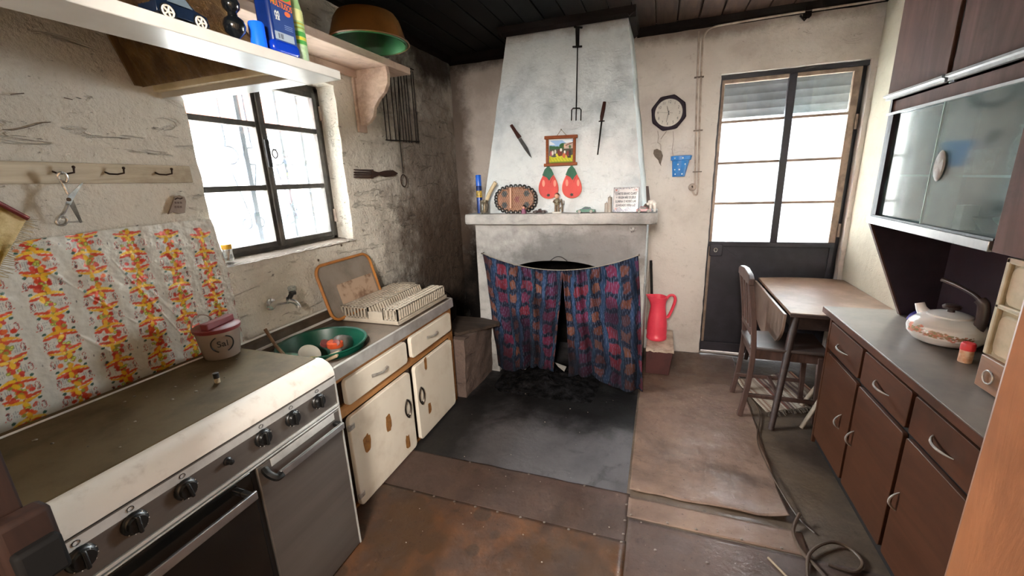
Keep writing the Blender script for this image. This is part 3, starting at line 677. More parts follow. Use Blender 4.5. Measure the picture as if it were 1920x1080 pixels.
# ------------------------------------------------------------------ stove
SX, SZ = -1.176, .90
st = thing('stove', 'wide grimy gas stove with closed brown lid and stainless front', 'stove', (-1.45, .71, 0))
M_enamel = simple('dusty_enamel', '#e2ddd6', '#b9aea2', 18, .35, 0, .05, 60, lo=.5, hi=.85)
M_lid = simple('dusty_lid', '#5e5039', '#473a26', 5, .8, 0, .1, 90, spec=.15)
M_panel = simple('stove_steel', '#7f7872', '#665f59', 4, .34, .75, .03, 12, (1, .05, 1))
M_strip = simple('stove_bright_trim', '#e6e5e1', '#c0bdb8', 6, .3, .6)
M_ovglass = simple('oven_glass', '#0b0b0b', '#14120f', 7, .12, 0, spec=.6)
ya, yb = .25, 1.158
obj('body', MB().box(-1.78, SX - .03, ya, yb, .05, .86), simple('stove_side', '#cfcac2', '#a79c90', 6, .5), st)
pr = [(-1.26, .86), (-1.26, .897), (-1.245, .90), (-1.225, .898), (-1.20, .886), (-1.184, .868), (-1.177, .848), (-1.176, .834), (-1.20, .834)]
obj('front_strip', MB().prism([(p, q) for p, q in pr], 'y', ya, yb + .006), M_enamel, st, angle=60)
obj('lid', MB().box(-1.715, -1.247, ya, yb - .002, .888, .902), M_lid, st, bevel=.004)
obj('hinge_rail', MB().cyl((-1.72, ya, .898), (-1.72, yb, .898), .007, n=10), M_strip, st)
obj('cooktop', MB().box(-1.80, -1.26, ya, yb, .85, .886), M_lid, st, bevel=.004)
lt_ = MB()
for i in range(20):
    x, y = random.uniform(-1.69, -1.28), random.uniform(.45, 1.1); r = random.uniform(.002, .006)
    lt_.ball((x, y, .903), r * 1.3, r, r * .4, 7, 4)
o = obj('dirt_specks', lt_, simple('lid_dirt', '#241c15', '#8d8270', 50, .9), st); o['kind'] = 'stuff'
obj('control_panel', MB().prism([(SX - .02, .832), (SX + .004, .832), (SX + .002, .80), (SX, .716), (SX - .02, .716)], 'y', ya, yb), M_panel, st)
obj('bright_band', MB().prism([(SX + .0048, .829), (SX + .0038, .803), (SX - .003, .803), (SX - .003, .829)], 'y', ya, yb), M_strip, st)
obj('panel_trim', MB().box(SX - .01, SX + .006, ya, yb, .706, .716).box(SX - .01, SX + .004, ya, yb, .694, .700), M_strip, st, bevel=.002)
k0 = None
for i, yk in enumerate((.368, .470, .589, .827, .944, 1.062)):
    if k0 is None:
        mb = MB().lathe([(.029, 0), (.029, .006), (.026, .010), (.022, .012), (.020, .02), (0, .021)], 24, rot=RY(PI / 2))
        k0 = obj('knob', mb, M_black, st); kk = k0
        g0 = obj('grip', MB().box(.012, .027, -.0045, .0045, -.023, .023), M_black, k0, bevel=.003); g0.location = (0, 0, 0)
        d0 = obj('dial_marks', MB(), M_white, k0); dm = MB()
        for a in np.linspace(-2.4, .9, 7): dm.add([(.0105, .0265 * math.cos(a) + q * .0012, .0265 * math.sin(a) + w * .0012) for q, w in ((-1, -1), (1, -1), (1, 1), (-1, 1))], [(0, 1, 2, 3)])
        me = bpy.data.meshes.new('dial_marks'); me.from_pydata(dm.v, [], dm.f); me.materials.append(M_white); d0.data = me; d0.location = (0, 0, 0)
    else:
        kk = k0.copy(); COL.objects.link(kk); kk.parent = st
        for s_ in (g0, d0): c = s_.copy(); COL.objects.link(c); c.parent = kk
    kk.location = Vector((SX + .001, yk, .776)) - wl(st)
    kk.rotation_euler = (random.choice((0, 0, .15, -.1)), 0, 0)
    obj('burner_mark', MB().tube([(SX + .0055, yk + .007 * math.cos(a), .817 + .006 * math.sin(a)) for a in np.linspace(0, 2 * PI, 12)[:-1]], .0009, 4, True), M_black, st)
obj('igniter_button', MB().lathe([(.013, 0), (.012, .004), (.008, .006), (.008, .02), (0, .022)], 16, (SX + .001, .708, .775), rot=RY(PI / 2)), M_black, st)
od = obj('oven_door', MB().box(SX - .03, SX - .004, ya, .770, .13, .690), M_ovglass, st, bevel=.004)
obj('oven_handle', MB().box(SX + .034, SX + .044, ya + .05, .745, .622, .652).box(SX - .006, SX + .036, .725, .742, .630, .646), M_alu, od, bevel=.003)
gd = obj('cylinder_door', MB().box(SX - .03, SX + .002, .785, yb - .004, .03, .690), M_panel, st, bevel=.004)
hb = obj('door_handle', MB().box(SX + .034, SX + .046, .832, 1.128, .628, .654), M_alu, gd, bevel=.003)
obj('handle_end', MB().tube(smooth([(SX, .812, .668), (SX + .022, .808, .655), (SX + .040, .818, .641), (SX + .042, .836, .641)]), .015, 8, flat=.8), M_black, gd)
obj('handle_end', MB().box(SX, SX + .036, 1.112, 1.13, .634, .652), M_black, gd, bevel=.003)
obj('handle_recess', MB().box(SX - .002, SX + .0035, .835, 1.125, .66, .688), M_strip, gd, bevel=.001)
obj('side_trim', MB().box(SX - .028, SX + .004, yb - .004, yb + .002, .03, .83), M_strip, st)
obj('gap_strip', MB().box(SX - .03, SX - .006, .770, .785, .03, .694), M_black, st)
for y in (ya + .04, yb - .03): obj('foot', MB().cyl((SX - .05, y, .009), (SX - .05, y, .05), .018, n=12), M_black, st)
obj('lower_drawer', MB().box(SX - .03, SX - .004, ya, .770, .045, .122), M_panel, st, bevel=.003)

# ------------------------------------------------------------------ sink unit
M_cream = simple('cream_paint', '#e9e1d2', '#d8cdbb', 5, .45, 0, .04, lo=.45, hi=.75)
M_carc = wood('orange_frame_wood', '#b5824f', '#94632f', 'Y', 2.5, .55, '#6b4323', .2)
M_inner = simple('cabinet_gap', '#3d2817', '#22160d', 8, .8)
M_chip = simple('peeled_wood', '#9a6a34', '#744a22', 40, .8)
sc = thing('sink_cabinet', 'cream base unit with two drawers and two peeling doors under the sink', 'cabinet', (-1.6, 1.84, 0))
CX = -1.345
obj('carcass', MB().box(-1.84, CX - .02, 1.24, 1.258, .0, .705).box(-1.84, CX - .02, 2.422, 2.44, .0, .705).box(-1.845, -1.835, 1.258, 2.422, .0, .705).box(-1.84, CX - .02, 1.258, 2.422, .0, .03), simple('unit_side', '#d9d2c6', '#b8ada0', 6, .6), sc)
obj('front_frame', MB().box(CX - .02, CX, 1.24, 1.30, .0, .705).box(CX - .02, CX, 2.40, 2.44, .0, .705).box(CX - .02, CX, 1.30, 2.40, .685, .705).box(CX - .02, CX, 1.30, 2.40, .505, .565).box(CX - .02, CX, 1.30, 2.40, .0, .02), M_carc, sc)
obj('recess', MB().box(CX - .019, CX - .014, 1.30, 2.40, .02, .69), M_inner, sc)
obj('centre_post', MB().box(CX - .02, CX - .002, 1.862, 1.888, .02, .69), M_inner, sc)
def rrect(y0, y1, z0, z1, r, n=5, jit=0):
    out = []
    for cy, cz, a0 in ((y1 - r, z1 - r, 0), (y0 + r, z1 - r, PI / 2), (y0 + r, z0 + r, PI), (y1 - r, z0 + r, 3 * PI / 2)):
        for i in range(n + 1): a = a0 + PI / 2 * i / n; out.append((cy + r * math.cos(a), cz + r * math.sin(a)))
    return out
M_chromed = simple('worn_chrome', '#cfcac3', '#948b81', 30, .3, .65)
for (p, q) in ((1.355, 1.852), (1.897, 2.388)):
    d = obj('drawer', MB().prism(rrect(p, q, .560, .690, .022), 'x', CX + .002, CX + .026), M_cream, sc, bevel=.004)
    c = (p + q) / 2; c = 1.60 if p < 1.5 else 2.13
    obj('drawer_handle', MB().tube([(CX + .026 + .022 * math.sin(PI * t), c - .062 + .124 * t, .624 + .003 * math.cos(t * 3)) for t in np.linspace(0, 1, 13)], [.009 - .004 * math.sin(PI * t) for t in np.linspace(0, 1, 13)], 8, flat=.7), M_chromed, d)
for i, (p, q) in enumerate(((1.345, 1.855), (1.905, 2.370))):
    d = obj('door', MB().prism(rrect(p, q, .012 - (.02 if i else 0) * 0, .502, .025), 'x', CX + .002, CX + .026), M_cream, sc, bevel=.004)
    hy = 1.793 if i == 0 else 1.943
    for off in (0,):
        pts = [(CX + .033, hy + s * (.026 * math.sin(PI * t) ** .8), .355 - .115 * t) for s in (1,) for t in np.linspace(0, 1, 10)] + [(CX + .033, hy - .026 * math.sin(PI * t) ** .8, .24 + .115 * t) for t in np.linspace(.1, .9, 8)]
        obj('door_pull', MB().tube(pts, .0045, 6, True).ball((CX + .032, hy, .25), .008, .010, .012, 10, 6), simple('antique_metal', '#57504a', '#2f2a26', 40, .35, .9), d)
    for hz in (.453, .075):
        y_ = p if i == 0 else q
        obj('hinge', MB().box(CX + .02, CX + .031, y_ - .012, y_ + .03 * (1 if i == 0 else -.3), hz - .014, hz + .014), M_chromed, d, bevel=.003)
    for (cy, cz, w, h) in (((1.442, .311, .026, .047), (1.619, .312, .022, .05), (1.764, .096, .021, .042)) if i == 0 else ((2.028, .471, .014, .04), (2.026, .167, .018, .036))):
        pts = []
        for k in range(14):
            a = 2 * PI * k / 14; rr = 1 + .3 * nz(cy * 9 + math.cos(a) * 2, math.sin(a) * 2, cz * 9)
            pts.append((cy + w * rr * math.copysign(abs(math.cos(a)) ** .6, math.cos(a)), cz + h * rr * math.copysign(abs(math.sin(a)) ** .6, math.sin(a))))
        obj('paint_chip', MB().prism(pts, 'x', CX + .0255, CX + .0268), M_chip, d)

sk = thing('sink', 'stainless steel sink worktop with bright front lip and round bowl', 'sink', (-1.6, 1.84, .705))
M_sink = simple('dull_stainless', '#6f6052', '#4b4037', 6, .4, .5, .04, 30)
BC, BR = (-1.588, 1.525), .228
top = MB(); na = 64; ring = []; outer = []
x0_, x1_, y0_, y1_ = -1.835, -1.34, 1.235, 1.86
for i in range(na):
    a = 2 * PI * i / na; ca, sa = math.cos(a), math.sin(a); ring.append((BC[0] + BR * ca, BC[1] + BR * sa, .768))
    tx = ((x1_ if ca > 0 else x0_) - BC[0]) / ca if abs(ca) > 1e-6 else 1e9; ty = ((y1_ if sa > 0 else y0_) - BC[1]) / sa if abs(sa) > 1e-6 else 1e9
    t = min(tx, ty); outer.append((BC[0] + t * ca, BC[1] + t * sa, .77))
ex = [(x1_, y1_, .77), (x0_, y1_, .77), (x0_, y0_, .77), (x1_, y0_, .77)]
top.add(ring + outer, [(i, na + i, na + (i + 1) % na, (i + 1) % na) for i in range(na)])
def near(p): return na + min(range(na), key=lambda i: (outer[i][0] - p[0]) ** 2 + (outer[i][1] - p[1]) ** 2)
for i in range(na):
    a, b = outer[i], outer[(i + 1) % na]
    for e in ex:
        if abs(a[0] - b[0]) > 1e-6 and abs(a[1] - b[1]) > 1e-6 and abs(e[0] - (a[0] + b[0]) / 2) < .08 and abs(e[1] - (a[1] + b[1]) / 2) < .08:
            top.add([a, e, b], [(0, 1, 2)])
top.add([(x0_, y1_, .77), (x1_, y1_, .77), (x1_, 2.455, .77), (x0_, 2.455, .77)], [(0, 1, 2, 3)])
o = obj('worktop', top, M_sink, sk, angle=30, fix=False)
obj('front_lip', MB().prism([(-1.342, .771), (-1.330, .768), (-1.328, .71), (-1.345, .708)], 'y', 1.235, 2.455).box(-1.835, -1.34, 2.447, 2.457, .71, .772).box(-1.835, -1.34, 1.235, 1.24, .71, .772), M_strip, sk)
obj('bowl', MB().shell([(BR, .768), (BR - .006, .755), (BR - .018, .66), (BR - .05, .62), (.03, .612), (0, .612)], 48, (BC[0], BC[1], 0)), M_sink, sk)
obj('upstand', MB().prism([(-1.855, .77), (-1.855, .842), (-1.835, .842), (-1.822, .83), (-1.822, .785), (-1.80, .771)], 'y', 1.235, 2.455), M_sink, sk)
obj('upstand_bead_glint', MB().cyl((-1.838, 1.235, .846), (-1.838, 2.30, .846), .006, n=8).box(-1.822, -1.8185, 1.30, 1.92, .782, .796), simple('bead_glint_white', '#f0eeea', None, rough=.3, spec=.6), sk)  # white bead, plus a strip painted for the upstand's bright reflection

bs = thing('plastic_basin', 'round dark green plastic washing basin sitting in the sink bowl', 'basin', (-1.575, 1.515, .66))
M_green = simple('green_plastic', '#0e4d3b', '#0a3d2e', 4, .35)
obj('basin', MB().lathe([(.0, .664), (.135, .664), (.16, .69), (.202, .795), (.212, .800), (.216, .795), (.210, .790), (.207, .783), (.168, .688), (.14, .656), (0, .656)], 48, (-1.575, 1.515, 0)), M_green, bs)
ja = thing('jar', 'small glass jar with bright orange screw lid in the green basin', 'jar', (-1.535, 1.555, .667))
obj('jar_body', MB().lathe([(.028, .0), (.03, .01), (.03, .085), (.024, .09), (0, .09)], 20, (-1.535, 1.555, .667)), simple('dim_glass', '#8a8480', None, rough=.1, spec=.6), ja)
obj('lid', MB().lathe([(0, .788), (.034, .788), (.040, .782), (.041, .762), (.039, .757), (0, .757)], 28, (-1.535, 1.555, .0)), simple('orange_plastic', '#d0532c', '#b94722', 8, .4), ja)
bt = thing('plastic_bottle', 'grey brown crumpled plastic bottle lying in the green basin', 'bottle', (-1.50, 1.64, .72))
R_ = Matrix.Rotation(math.radians(68), 3, Vector((.7, .35, 0)).normalized())
obj('bottle_body', MB().lathe([(0, -.10), (.038, -.098), (.042, -.08), (.042, .05), (.035, .075), (.015, .09), (.014, .10), (0, .10)], 20, (-1.555, 1.63, .745), rot=R_), simple('grey_plastic', '#6d635c', '#554b45', 7, .3), bt)
obj('bottle_cap', MB().lathe([(.017, .098), (.017, .115), (0, .116)], 16, (-1.555, 1.63, .745), rot=R_), simple('dull_red_cap', '#7c2a26', None, rough=.4), bt)
tag(obj('pink_object', MB().lathe([(.022, 0), (.022, .02), (0, .022)], 18, (-1.655, 1.60, .735), rot=RY(.5)), simple('dusky_pink', '#8a4a48', None, rough=.4)), 'small dusky pink object beside the bottle in the basin', 'cup')  # unidentified small pink object, shaped as a plain cap
tag(obj('saucer', MB().lathe([(0, .0), (.03, .001), (.052, .014), (.054, .016), (.052, .018), (.03, .006), (0, .005)], 28, (-1.625, 1.465, .735), rot=RX(.25) @ RY(.75)), simple('pale_china', '#d8d4c8', '#bdb8ab', 6, .25)), 'pale saucer tilted against the inside of the green basin', 'saucer')
tag(obj('dish_sponge', MB().obox((-1.44, 1.40, .77), .055, .032, .008, RZ(.5) @ RY(-.35)), simple('sponge_cream', '#b8a184', '#a08a6e', 30, .9), bevel=.006), 'cream scouring pad lying over the near rim of the green basin', 'sponge')
tag(obj('yellow_clip', MB().obox((-1.512, 1.385, .765), .018, .008, .010, RZ(.4)), simple('dull_yellow', '#a9973f', None, rough=.5), bevel=.003), 'small yellow clip next to the cream scouring pad', 'clip')
tag(obj('green_mug', MB().lathe([(0, 0), (.03, .0), (.034, .06), (.031, .06), (.028, .006), (0, .006)], 20, (-1.66, 1.375, .715), rot=RX(-.3)), simple('mint', '#8fb8a6', None, rough=.35)), 'mint green cup near the wooden spoon in the basin', 'cup')
sp = tag(obj('wooden_spoon', MB().tube([az(538, 672, .80), az(520, 645, .815) + Vector((-.02, 0, 0)), ax(497, 617, -1.80)], [.009, .0075, .0085], 8), wood('spoon_wood', '#8a6a4c', '#6b4f38', 'Z', 3)), 'long brown wooden spoon handle leaning from the basin to the wall', 'spoon')

# tap on the wall
tp = thing('wall_tap', 'chrome wall tap with a clear knob over the sink', 'tap', (XL, 1.50, .98))
t0 = Vector((XL, 1.50, .978)); t1 = ax(540, 563, -1.775)
obj('tap_body', MB().tube([t0, t0.lerp(t1, .6), t1], [.014, .016, .018], 12).tube(smooth([t1, ax(552, 566, -1.762), ax(558, 571, -1.757), ax(560, 577, -1.755)]), [.013] * 24 + [.010], 10), M_chrome, tp)
obj('escutcheon', MB().lathe([(.032, 0), (.030, .006), (.018, .010), (0, .010)], 20, t0, rot=RY(PI / 2)), M_chrome, tp)
hk = ax(549, 552, -1.772)
obj('valve', MB().cyl(t1 + Vector((0, .004, .0)), hk + Vector((0, 0, .012)), .012, n=12).lathe([(.017, 0), (.018, .008), (.017, .016), (0, .016)], 14, hk), M_black, tp)
obj('knob', MB().lathe([(.016, 0), (.021, .006), (.022, .022), (.017, .028), (0, .029)], 10, hk + Vector((0, .002, .016))), glass_mat('clear_acrylic', (.85, .87, .86), .2, .2), tp)

# dish rack
dr = thing('dish_rack', 'cream plastic slatted dish rack on the sink drainer', 'dish rack', (-1.58, 2.16, .772))
M_rack = simple('cream_plastic', '#bdb2a3', '#a69a8a', 8, .5)
rx0, rx1, ry0, ry1 = -1.80, -1.365, 1.868, 2.445
tr = MB().box(rx0, rx1, ry0, ry1, .773, .777)
for a, b, c, d in ((rx0, rx1, ry0, ry0 + .006), (rx0, rx1, ry1 - .006, ry1), (rx0, rx0 + .006, ry0, ry1), (rx1 - .006, rx1, ry0, ry1)): tr.box(a, b, c, d, .777, .795)
obj('drip_tray', tr, M_rack, dr, bevel=.002)
def rack_block(x0, x1, zt, nm):
    m = MB().box(x0, x1, ry0 + .01, ry0 + .018, .79, .800).box(x0, x1, ry0 + .01, ry0 + .018, zt - .008, zt).box(x0, x1, ry1 - .018, ry1 - .01, zt - .008, zt).box(x0, x0 + .008, ry0 + .01, ry1 - .01, zt - .008, zt).box(x1 - .008, x1, ry0 + .01, ry1 - .01, zt - .008, zt).box(x1 - .008, x1, ry0 + .01, ry1 - .01, .79, .80)
    n = int((x1 - x0) / .022)
    for i in range(n + 1):
        x = x0 + (x1 - x0 - .007) * i / n; m.box(x, x + .007, ry0 + .01, ry0 + .018, .79, zt)
    n = 22
    for i in range(n + 1):
        y = ry0 + .01 + (ry1 - ry0 - .03) * i / n; m.box(x1 - .006, x1, y, y + .0085, .79, zt); m.box(x0, x0 + .006, y, y + .0085, .79, zt)
        m.box(x0, x1, y + .003, y + .010, zt - .006, zt - .001)
    n2 = max(3, int((x1 - x0) / .03))
    for i in range(1, n2): x = x0 + (x1 - x0) * i / n2; m.box(x - .005, x + .005, ry0 + .012, ry1 - .012, zt - .006, zt)
    o = obj(nm, m, M_rack, dr); o['kind'] = 'stuff'; return o
rack_block(-1.79, -1.575, .862, 'plate_stand'); rack_block(-1.475, -1.375, .862, 'glass_stand')
pf = MB()
for i in range(24):
    y = ry0 + .02 + i * .0235; pf.prism([(-1.575, .80), (-1.575, .86), (-1.566, .86), (-1.545, .80)], 'y', y, y + .005).prism([(-1.475, .80), (-1.475, .85), (-1.482, .85), (-1.50, .80)], 'y', y, y + .005)
o = obj('plate_fins', pf, M_rack, dr); o['kind'] = 'stuff'
obj('rack_floor', MB().box(-1.575, -1.475, ry0 + .008, ry0 + .02, .79, .838), M_rack, dr)
obj('cutlery_cup', MB().box(-1.78, -1.66, 2.455, 2.53, .773, .85), M_rack, dr, bevel=.006)

# tray leaning on the wall
ty = thing('serving_tray', 'round cornered serving tray with orange rim leaning on the wall behind the dish rack', 'tray', (-1.80, 2.02, .775))
e1 = Vector((0, 1, .01)).normalized(); e2 = (Vector((-1.846, 2.0, 1.115)) - Vector((-1.755, 2.0, .785))).normalized(); e3 = e1.cross(e2)
Ct = Vector((-1.80, 2.02, .95))
def trr(w, h, r, off, n=6): return [Ct + e1 * p + e2 * q + e3 * off for p, q in rrect(-w, w, -h, h, r, n)]
obj('tray_back', MB().plate(trr(.235, .165, .06, .0), e3 * .004), simple('tray_grey', '#8d8379', '#766b61', 6, .45), ty)
obj('tray_panel', MB().plate([p + e1 * .05 - e2 * .055 for p in trr(.165, .085, .006, .004, 1)], e3 * .001), simple('marble_print', '#b39a84', '#7c5d48', 7, .4, lo=.48, hi=.6), ty)
obj('tray_rim', MB().tube(trr(.235, .165, .06, .010, 8), .009, 8, True), simple('orange_rim', '#b87a3c', '#9a6230', 9, .4), ty)

# ------------------------------------------------------------------ foil print splashback
def foil_paint(NU, NV, w, h):
    img = np.tile(np.array(lin('#cfccc4'), np.float32), (NV, NU, 1)); r2 = np.random.default_rng(3)
    PX = NU / w
    def ell(cx, cy, a, b, ang, col, al=1.0):
        R = max(a, b) * 1.05; i0, i1 = int(max((cx - R) * PX, 0)), int(min((cx + R) * PX + 2, NU)); j0, j1 = int(max((cy - R) * PX, 0)), int(min((cy + R) * PX + 2, NV))
        if i0 >= i1 or j0 >= j1: return
        X, Y = np.meshgrid((np.arange(i0, i1) + .5) / PX - cx, (np.arange(j0, j1) + .5) / PX - cy)
        c, s = math.cos(ang), math.sin(ang); q = ((X * c + Y * s) / a) ** 2 + ((-X * s + Y * c) / b) ** 2
        al_ = np.clip((1.15 - q) * 4, 0, 1)[..., None] * al
        img[j0:j1, i0:i1] = img[j0:j1, i0:i1] * (1 - al_) + np.array(lin(col), np.float32) * al_
    def line(x0, y0, x1, y1, wd, col, al=1.0):
        L = math.hypot(x1 - x0, y1 - y0); n = max(2, int(L / wd))
        for k in range(n + 1): t = k / n; ell(x0 + (x1 - x0) * t, y0 + (y1 - y0) * t, wd, wd, 0, col, al)
    reds = ['#c23a24', '#cf4a2a', '#b52f22', '#d2632f']; yel = ['#e3b32c', '#dca425', '#ebc24a']
    for ci in range(-1, 8):
        for ri in range(-1, 12):
            bx = .055 + ci * .128; by = h - .02 - ri * .066 - ci * .021
            for k in range(15):
                ell(bx + r2.normal(0, .0125), by + r2.uniform(-.033, .033), r2.uniform(.006, .010), r2.uniform(.005, .008), r2.uniform(0, 3), reds[k % 4])
            for k in range(3): ell(bx + r2.normal(0, .010), by + r2.uniform(-.03, .03), .006, .006, 0, '#8f8a34')
            up = 1 if ri % 2 else -1
            for sx in (-1, 1):
                for t in np.linspace(.1, 1, 6): ell(bx + sx * (.010 + .028 * t), by + up * (.006 + .006 * t), .006, .004, 0, '#c9482a')
                for t in np.linspace(0, 1, 8): ell(bx + sx * (.008 + .030 * t), by + up * .008 * t * t - .003 * up, .0075 - .0045 * t, .0052 - .003 * t, sx * .3, yel[ri % 3])
                ell(bx + sx * .036, by - up * .006, .0055, .0042, .4, '#2c5346')
                lx, ly = bx + sx * .033, by - .033
                for k in range(3):
                    for q in np.arange(-.012, .012, .0042):
                        if r2.random() < .75: line(lx - sx * (.003 + k * .0048), ly + q, lx - sx * (.003 + k * .0048), ly + q + .0018, .0011, '#85868a', .7)
                ox = lx + sx * .0075
                for a in np.linspace(0, 2 * PI, 36): ell(ox + .0050 * math.cos(a), ly + .0125 * math.sin(a), .0010, .0010, 0, '#a3443c')
                for q in np.linspace(-.008, .008, 4):
                    for a in np.linspace(.6, 5.6, 8): ell(ox + .0022 * math.cos(a), ly + q + .0015 * math.sin(a), .0007, .0007, 0, '#4a3a3a')
                ell(lx + sx * .016, ly - .012, .0016, .0016, 0, '#c9482a')
            for k in range(2): ell(bx + r2.normal(0, .005), by + (-.016 + .030 * k), .0065, .011, r2.uniform(-.7, .7), yel[k])
            for k in range(4):
                gx, gy = bx + r2.normal(0, .007), by - .033 + r2.uniform(-.008, .008); ell(gx, gy, .0055, .0055, 0, '#7f8c34'); ell(gx, gy, .0033, .0033, 0, '#c8c65a')
            if ri % 3 == 0: line(bx + .064, by + .02, bx + .064, by + .026, .0011, '#4c4c50')
    return img
fyl, fyr, fzb, fzt = .40, 1.31, .78, 1.445
NU, NV = 364, 266
FIMG = foil_paint(NU + 1, NV + 1, fyr - fyl, fzt - fzb)
def foil_fn(u, v):
    y = fyl + (fyr - fyl) * u; z = fzb + (fzt - fzb) * v
    zt = 1.405 + .03 * math.sin((y - .4) * 2.2) + .006 * nz(y * 9, 1)
    if v > .93: z = fzb + .93 * (fzt - fzb) + (zt - (fzb + .93 * (fzt - fzb))) * (v - .93) / .07
    if u > .96: y -= (max(0, (v - .55)) * .06 + .004 * nz(z * 12, 3)) * (u - .96) / .04
    crease = 0
    for (a, b, c, d, amp) in ((.70, 1.36, .92, 1.08, .0045), (.90, 1.33, 1.06, .98, .005), (.96, 1.25, 1.08, 1.02, .003), (.75, 1.10, .90, .90, .003)):
        L = math.hypot(c - a, d - b); t = ((y - a) * (c - a) + (z - b) * (d - b)) / L ** 2; q = abs((y - a) * (d - b) - (z - b) * (c - a)) / L
        if 0 < t < 1: crease += amp * math.exp(-((q + .010 * nz(y * 12, z * 12, 1)) / .004) ** 2)
    wr = .004 * fbm(y, z, 2, 14) + .0035 * max(0, (y - .95) * 3) * fbm(y * 1.3, z, 7, 32)
    return (XL + .016 + .004 * nz(y, z, 1, 3) + wr + crease, y, z)
M_foil = G('printed_foil'); at_ = M_foil.n('ShaderNodeAttribute'); at_.attribute_name = 'Col'
colf = M_foil.mix(M_foil.rng(M_foil.noise(5, 7, .7), .5, .8, 0, .3), at_.outputs['Color'], lin('#a08a6c'))
M_foil.bump(M_foil.noise(70, 5, .6), .35, .004); M_foil = M_foil.done(colf, .28, .15, .5)
fo = sheet('foil_splashback', NU, NV, foil_fn, lambda U, V: FIMG.reshape(-1, 3), M_foil)
tag(fo, 'crinkled silvery foil sheet printed with peppers and fruit behind the stove', 'splashback')

# salt box and little vial on the stove lid
sb = thing('salt_box', 'translucent salt box with red hinged lid on the stove lid', 'container', (-1.660, 1.082, .902))
M_clear = G('cloudy_plastic'); M_clear = M_clear.done(lin('#c9b6a8'), .25, 0, .5, **{'Transmission Weight': .55, 'IOR': 1.15})
bc = (-1.660, 1.082, .902)
obj('salt_cup', MB().lathe([(0, 0), (.060, 0), (.064, .004), (.078, .118), (.0745, .118), (.060, .008), (0, .006)], 32, bc, 1, 1), M_clear, sb)
obj('salt', MB().lathe([(0, .006), (.058, .008), (.064, .055), (.04, .068), (0, .06)], 24, bc), simple('old_salt', '#b98f76', '#8f6a55', 30, .9), sb)
M_redlid = simple('faded_red_plastic', '#7a2d30', '#672427', 9, .4)
ll = obj('lid', MB().lathe([(.081, .112), (.083, .118), (.083, .126), (.076, .130), (0, .131)], 32, bc), M_redlid, sb)
obj('lid_ridge', MB().obox((bc[0] + .012, bc[1] + .0, bc[2] + .142), .016, .070, .013, RZ(.25)), M_redlid, ll, bevel=.004)
obj('hanging_tab', MB().tube([(bc[0] - .05, bc[1] - .02 + .042 * math.cos(a), bc[2] + .128 + .045 * math.sin(a)) for a in np.linspace(0, PI, 14)], .003, 6), M_clear, sb)
v = Vector((.62, -.60, 0)).normalized(); v2 = Vector((.88, -.47, 0)).normalized()
tdir = Vector((-v2.y, v2.x, 0))
po = Vector(bc) + v2 * .0752 + Vector((0, 0, .067))
lettering('word_sal', 'Sal', .036, M_black, sb, po, tdir, Vector((v2.x * .12, v2.y * .12, 1)), .001)
for s in (1, -1):
    obj('oval_stroke', MB().tube([Vector(bc) + RZ(s * .0) @ Vector((0, 0, 0)) + (lambda aa: Vector((math.cos(aa), math.sin(aa), 0)) * (.0685 + (.036 * math.sin(b) + .067 - .004) * .119 + .0018))(math.atan2(v2.y, v2.x) + .50 * math.cos(b)) + Vector((0, 0, .067 + .034 * math.sin(b))) for b in (np.linspace(-1.2, 1.2, 14) if s > 0 else np.linspace(PI - 1.1, PI + 1.1, 14))], .0026, 5), M_black, sb)
vi = thing('vial', 'tiny dark capped vial standing alone on the stove lid', 'vial', tuple(az(408, 718, .902)))
vb = az(408, 717, .902)
obj('vial_body', MB().lathe([(0, 0), (.009, 0), (.009, .018), (0, .018)], 14, vb), simple('vial_pale', '#b9aa92', '#6d5d49', 50, .4), vi)
obj('vial_cap', MB().lathe([(.0095, .017), (.0095, .036), (0, .037)], 14, vb), M_black, vi)

# ------------------------------------------------------------------ peg rail, scissors, tag, hanging cloth
M_rail = wood('painted_rail', '#c9bda8', '#a99a84', 'Y', 2.5, .75, '#8a7963', .35)
pr_ = thing('hook_rail', 'old cream painted wooden peg rail with three bent hooks on the left wall', 'rail', (XL, .9, 1.61))
def rail_fn(y): return 1.628 - .013 * (y - .70)
obj('board', MB().add([(x, y, rail_fn(y) + s * .034) for y in (.22, 1.245) for x in (XL - .004, XL + .016) for s in (-1, 1)], [(0, 1, 3, 2), (4, 6, 7, 5), (0, 4, 5, 1), (2, 3, 7, 6), (0, 2, 6, 4), (1, 5, 7, 3)]), M_rail, pr_, bevel=.004)
for yk in (.835, .972, 1.13):
    z = rail_fn(yk)
    obj('hook', MB().tube([(XL + .012, yk - .02, z + .006), (XL + .03, yk - .016, z - .002), (XL + .044, yk, z - .004), (XL + .052, yk + .016, z), (XL + .053, yk + .018, z + .016)], .0032, 6).ball((XL + .053, yk + .018, z + .017), .005, n=8, m=6), M_rust, pr_)
sc_ = thing('scissors', 'open steel scissors hanging from the peg rail', 'scissors', (XL + .06, .81, 1.62))
SXp = XL + .058
def S(px, py, dx=0.): return ax(px, py, SXp + dx)
def S2(q, dx=0.): return S(q[0], q[1], dx)
b1 = [(125, 371), (135, 366), (157, 341), (150, 345), (128, 362), (121, 374)]
obj('blade', MB().plate([S2(q) for q in [(122, 382), (132, 384), (137, 373), (156, 341), (149, 346), (128, 366)]], (.003, 0, 0)), M_sciss, sc_)
obj('blade', MB().plate([S2(q, -.004) for q in [(129, 375), (136, 373), (154, 417), (150, 418), (131, 386)]], (.003, 0, 0)), simple('blade_dark', '#6d655c', '#3e3832', 20, .35, .9), sc_)
obj('handle', MB().tube(smooth([S(127, 382), S(119, 399), S(109, 408), S(105, 416), S(110, 421), S(120, 421), S(126, 413), S(121, 407), S(113, 408)]), .0046, 8), M_sciss, sc_)
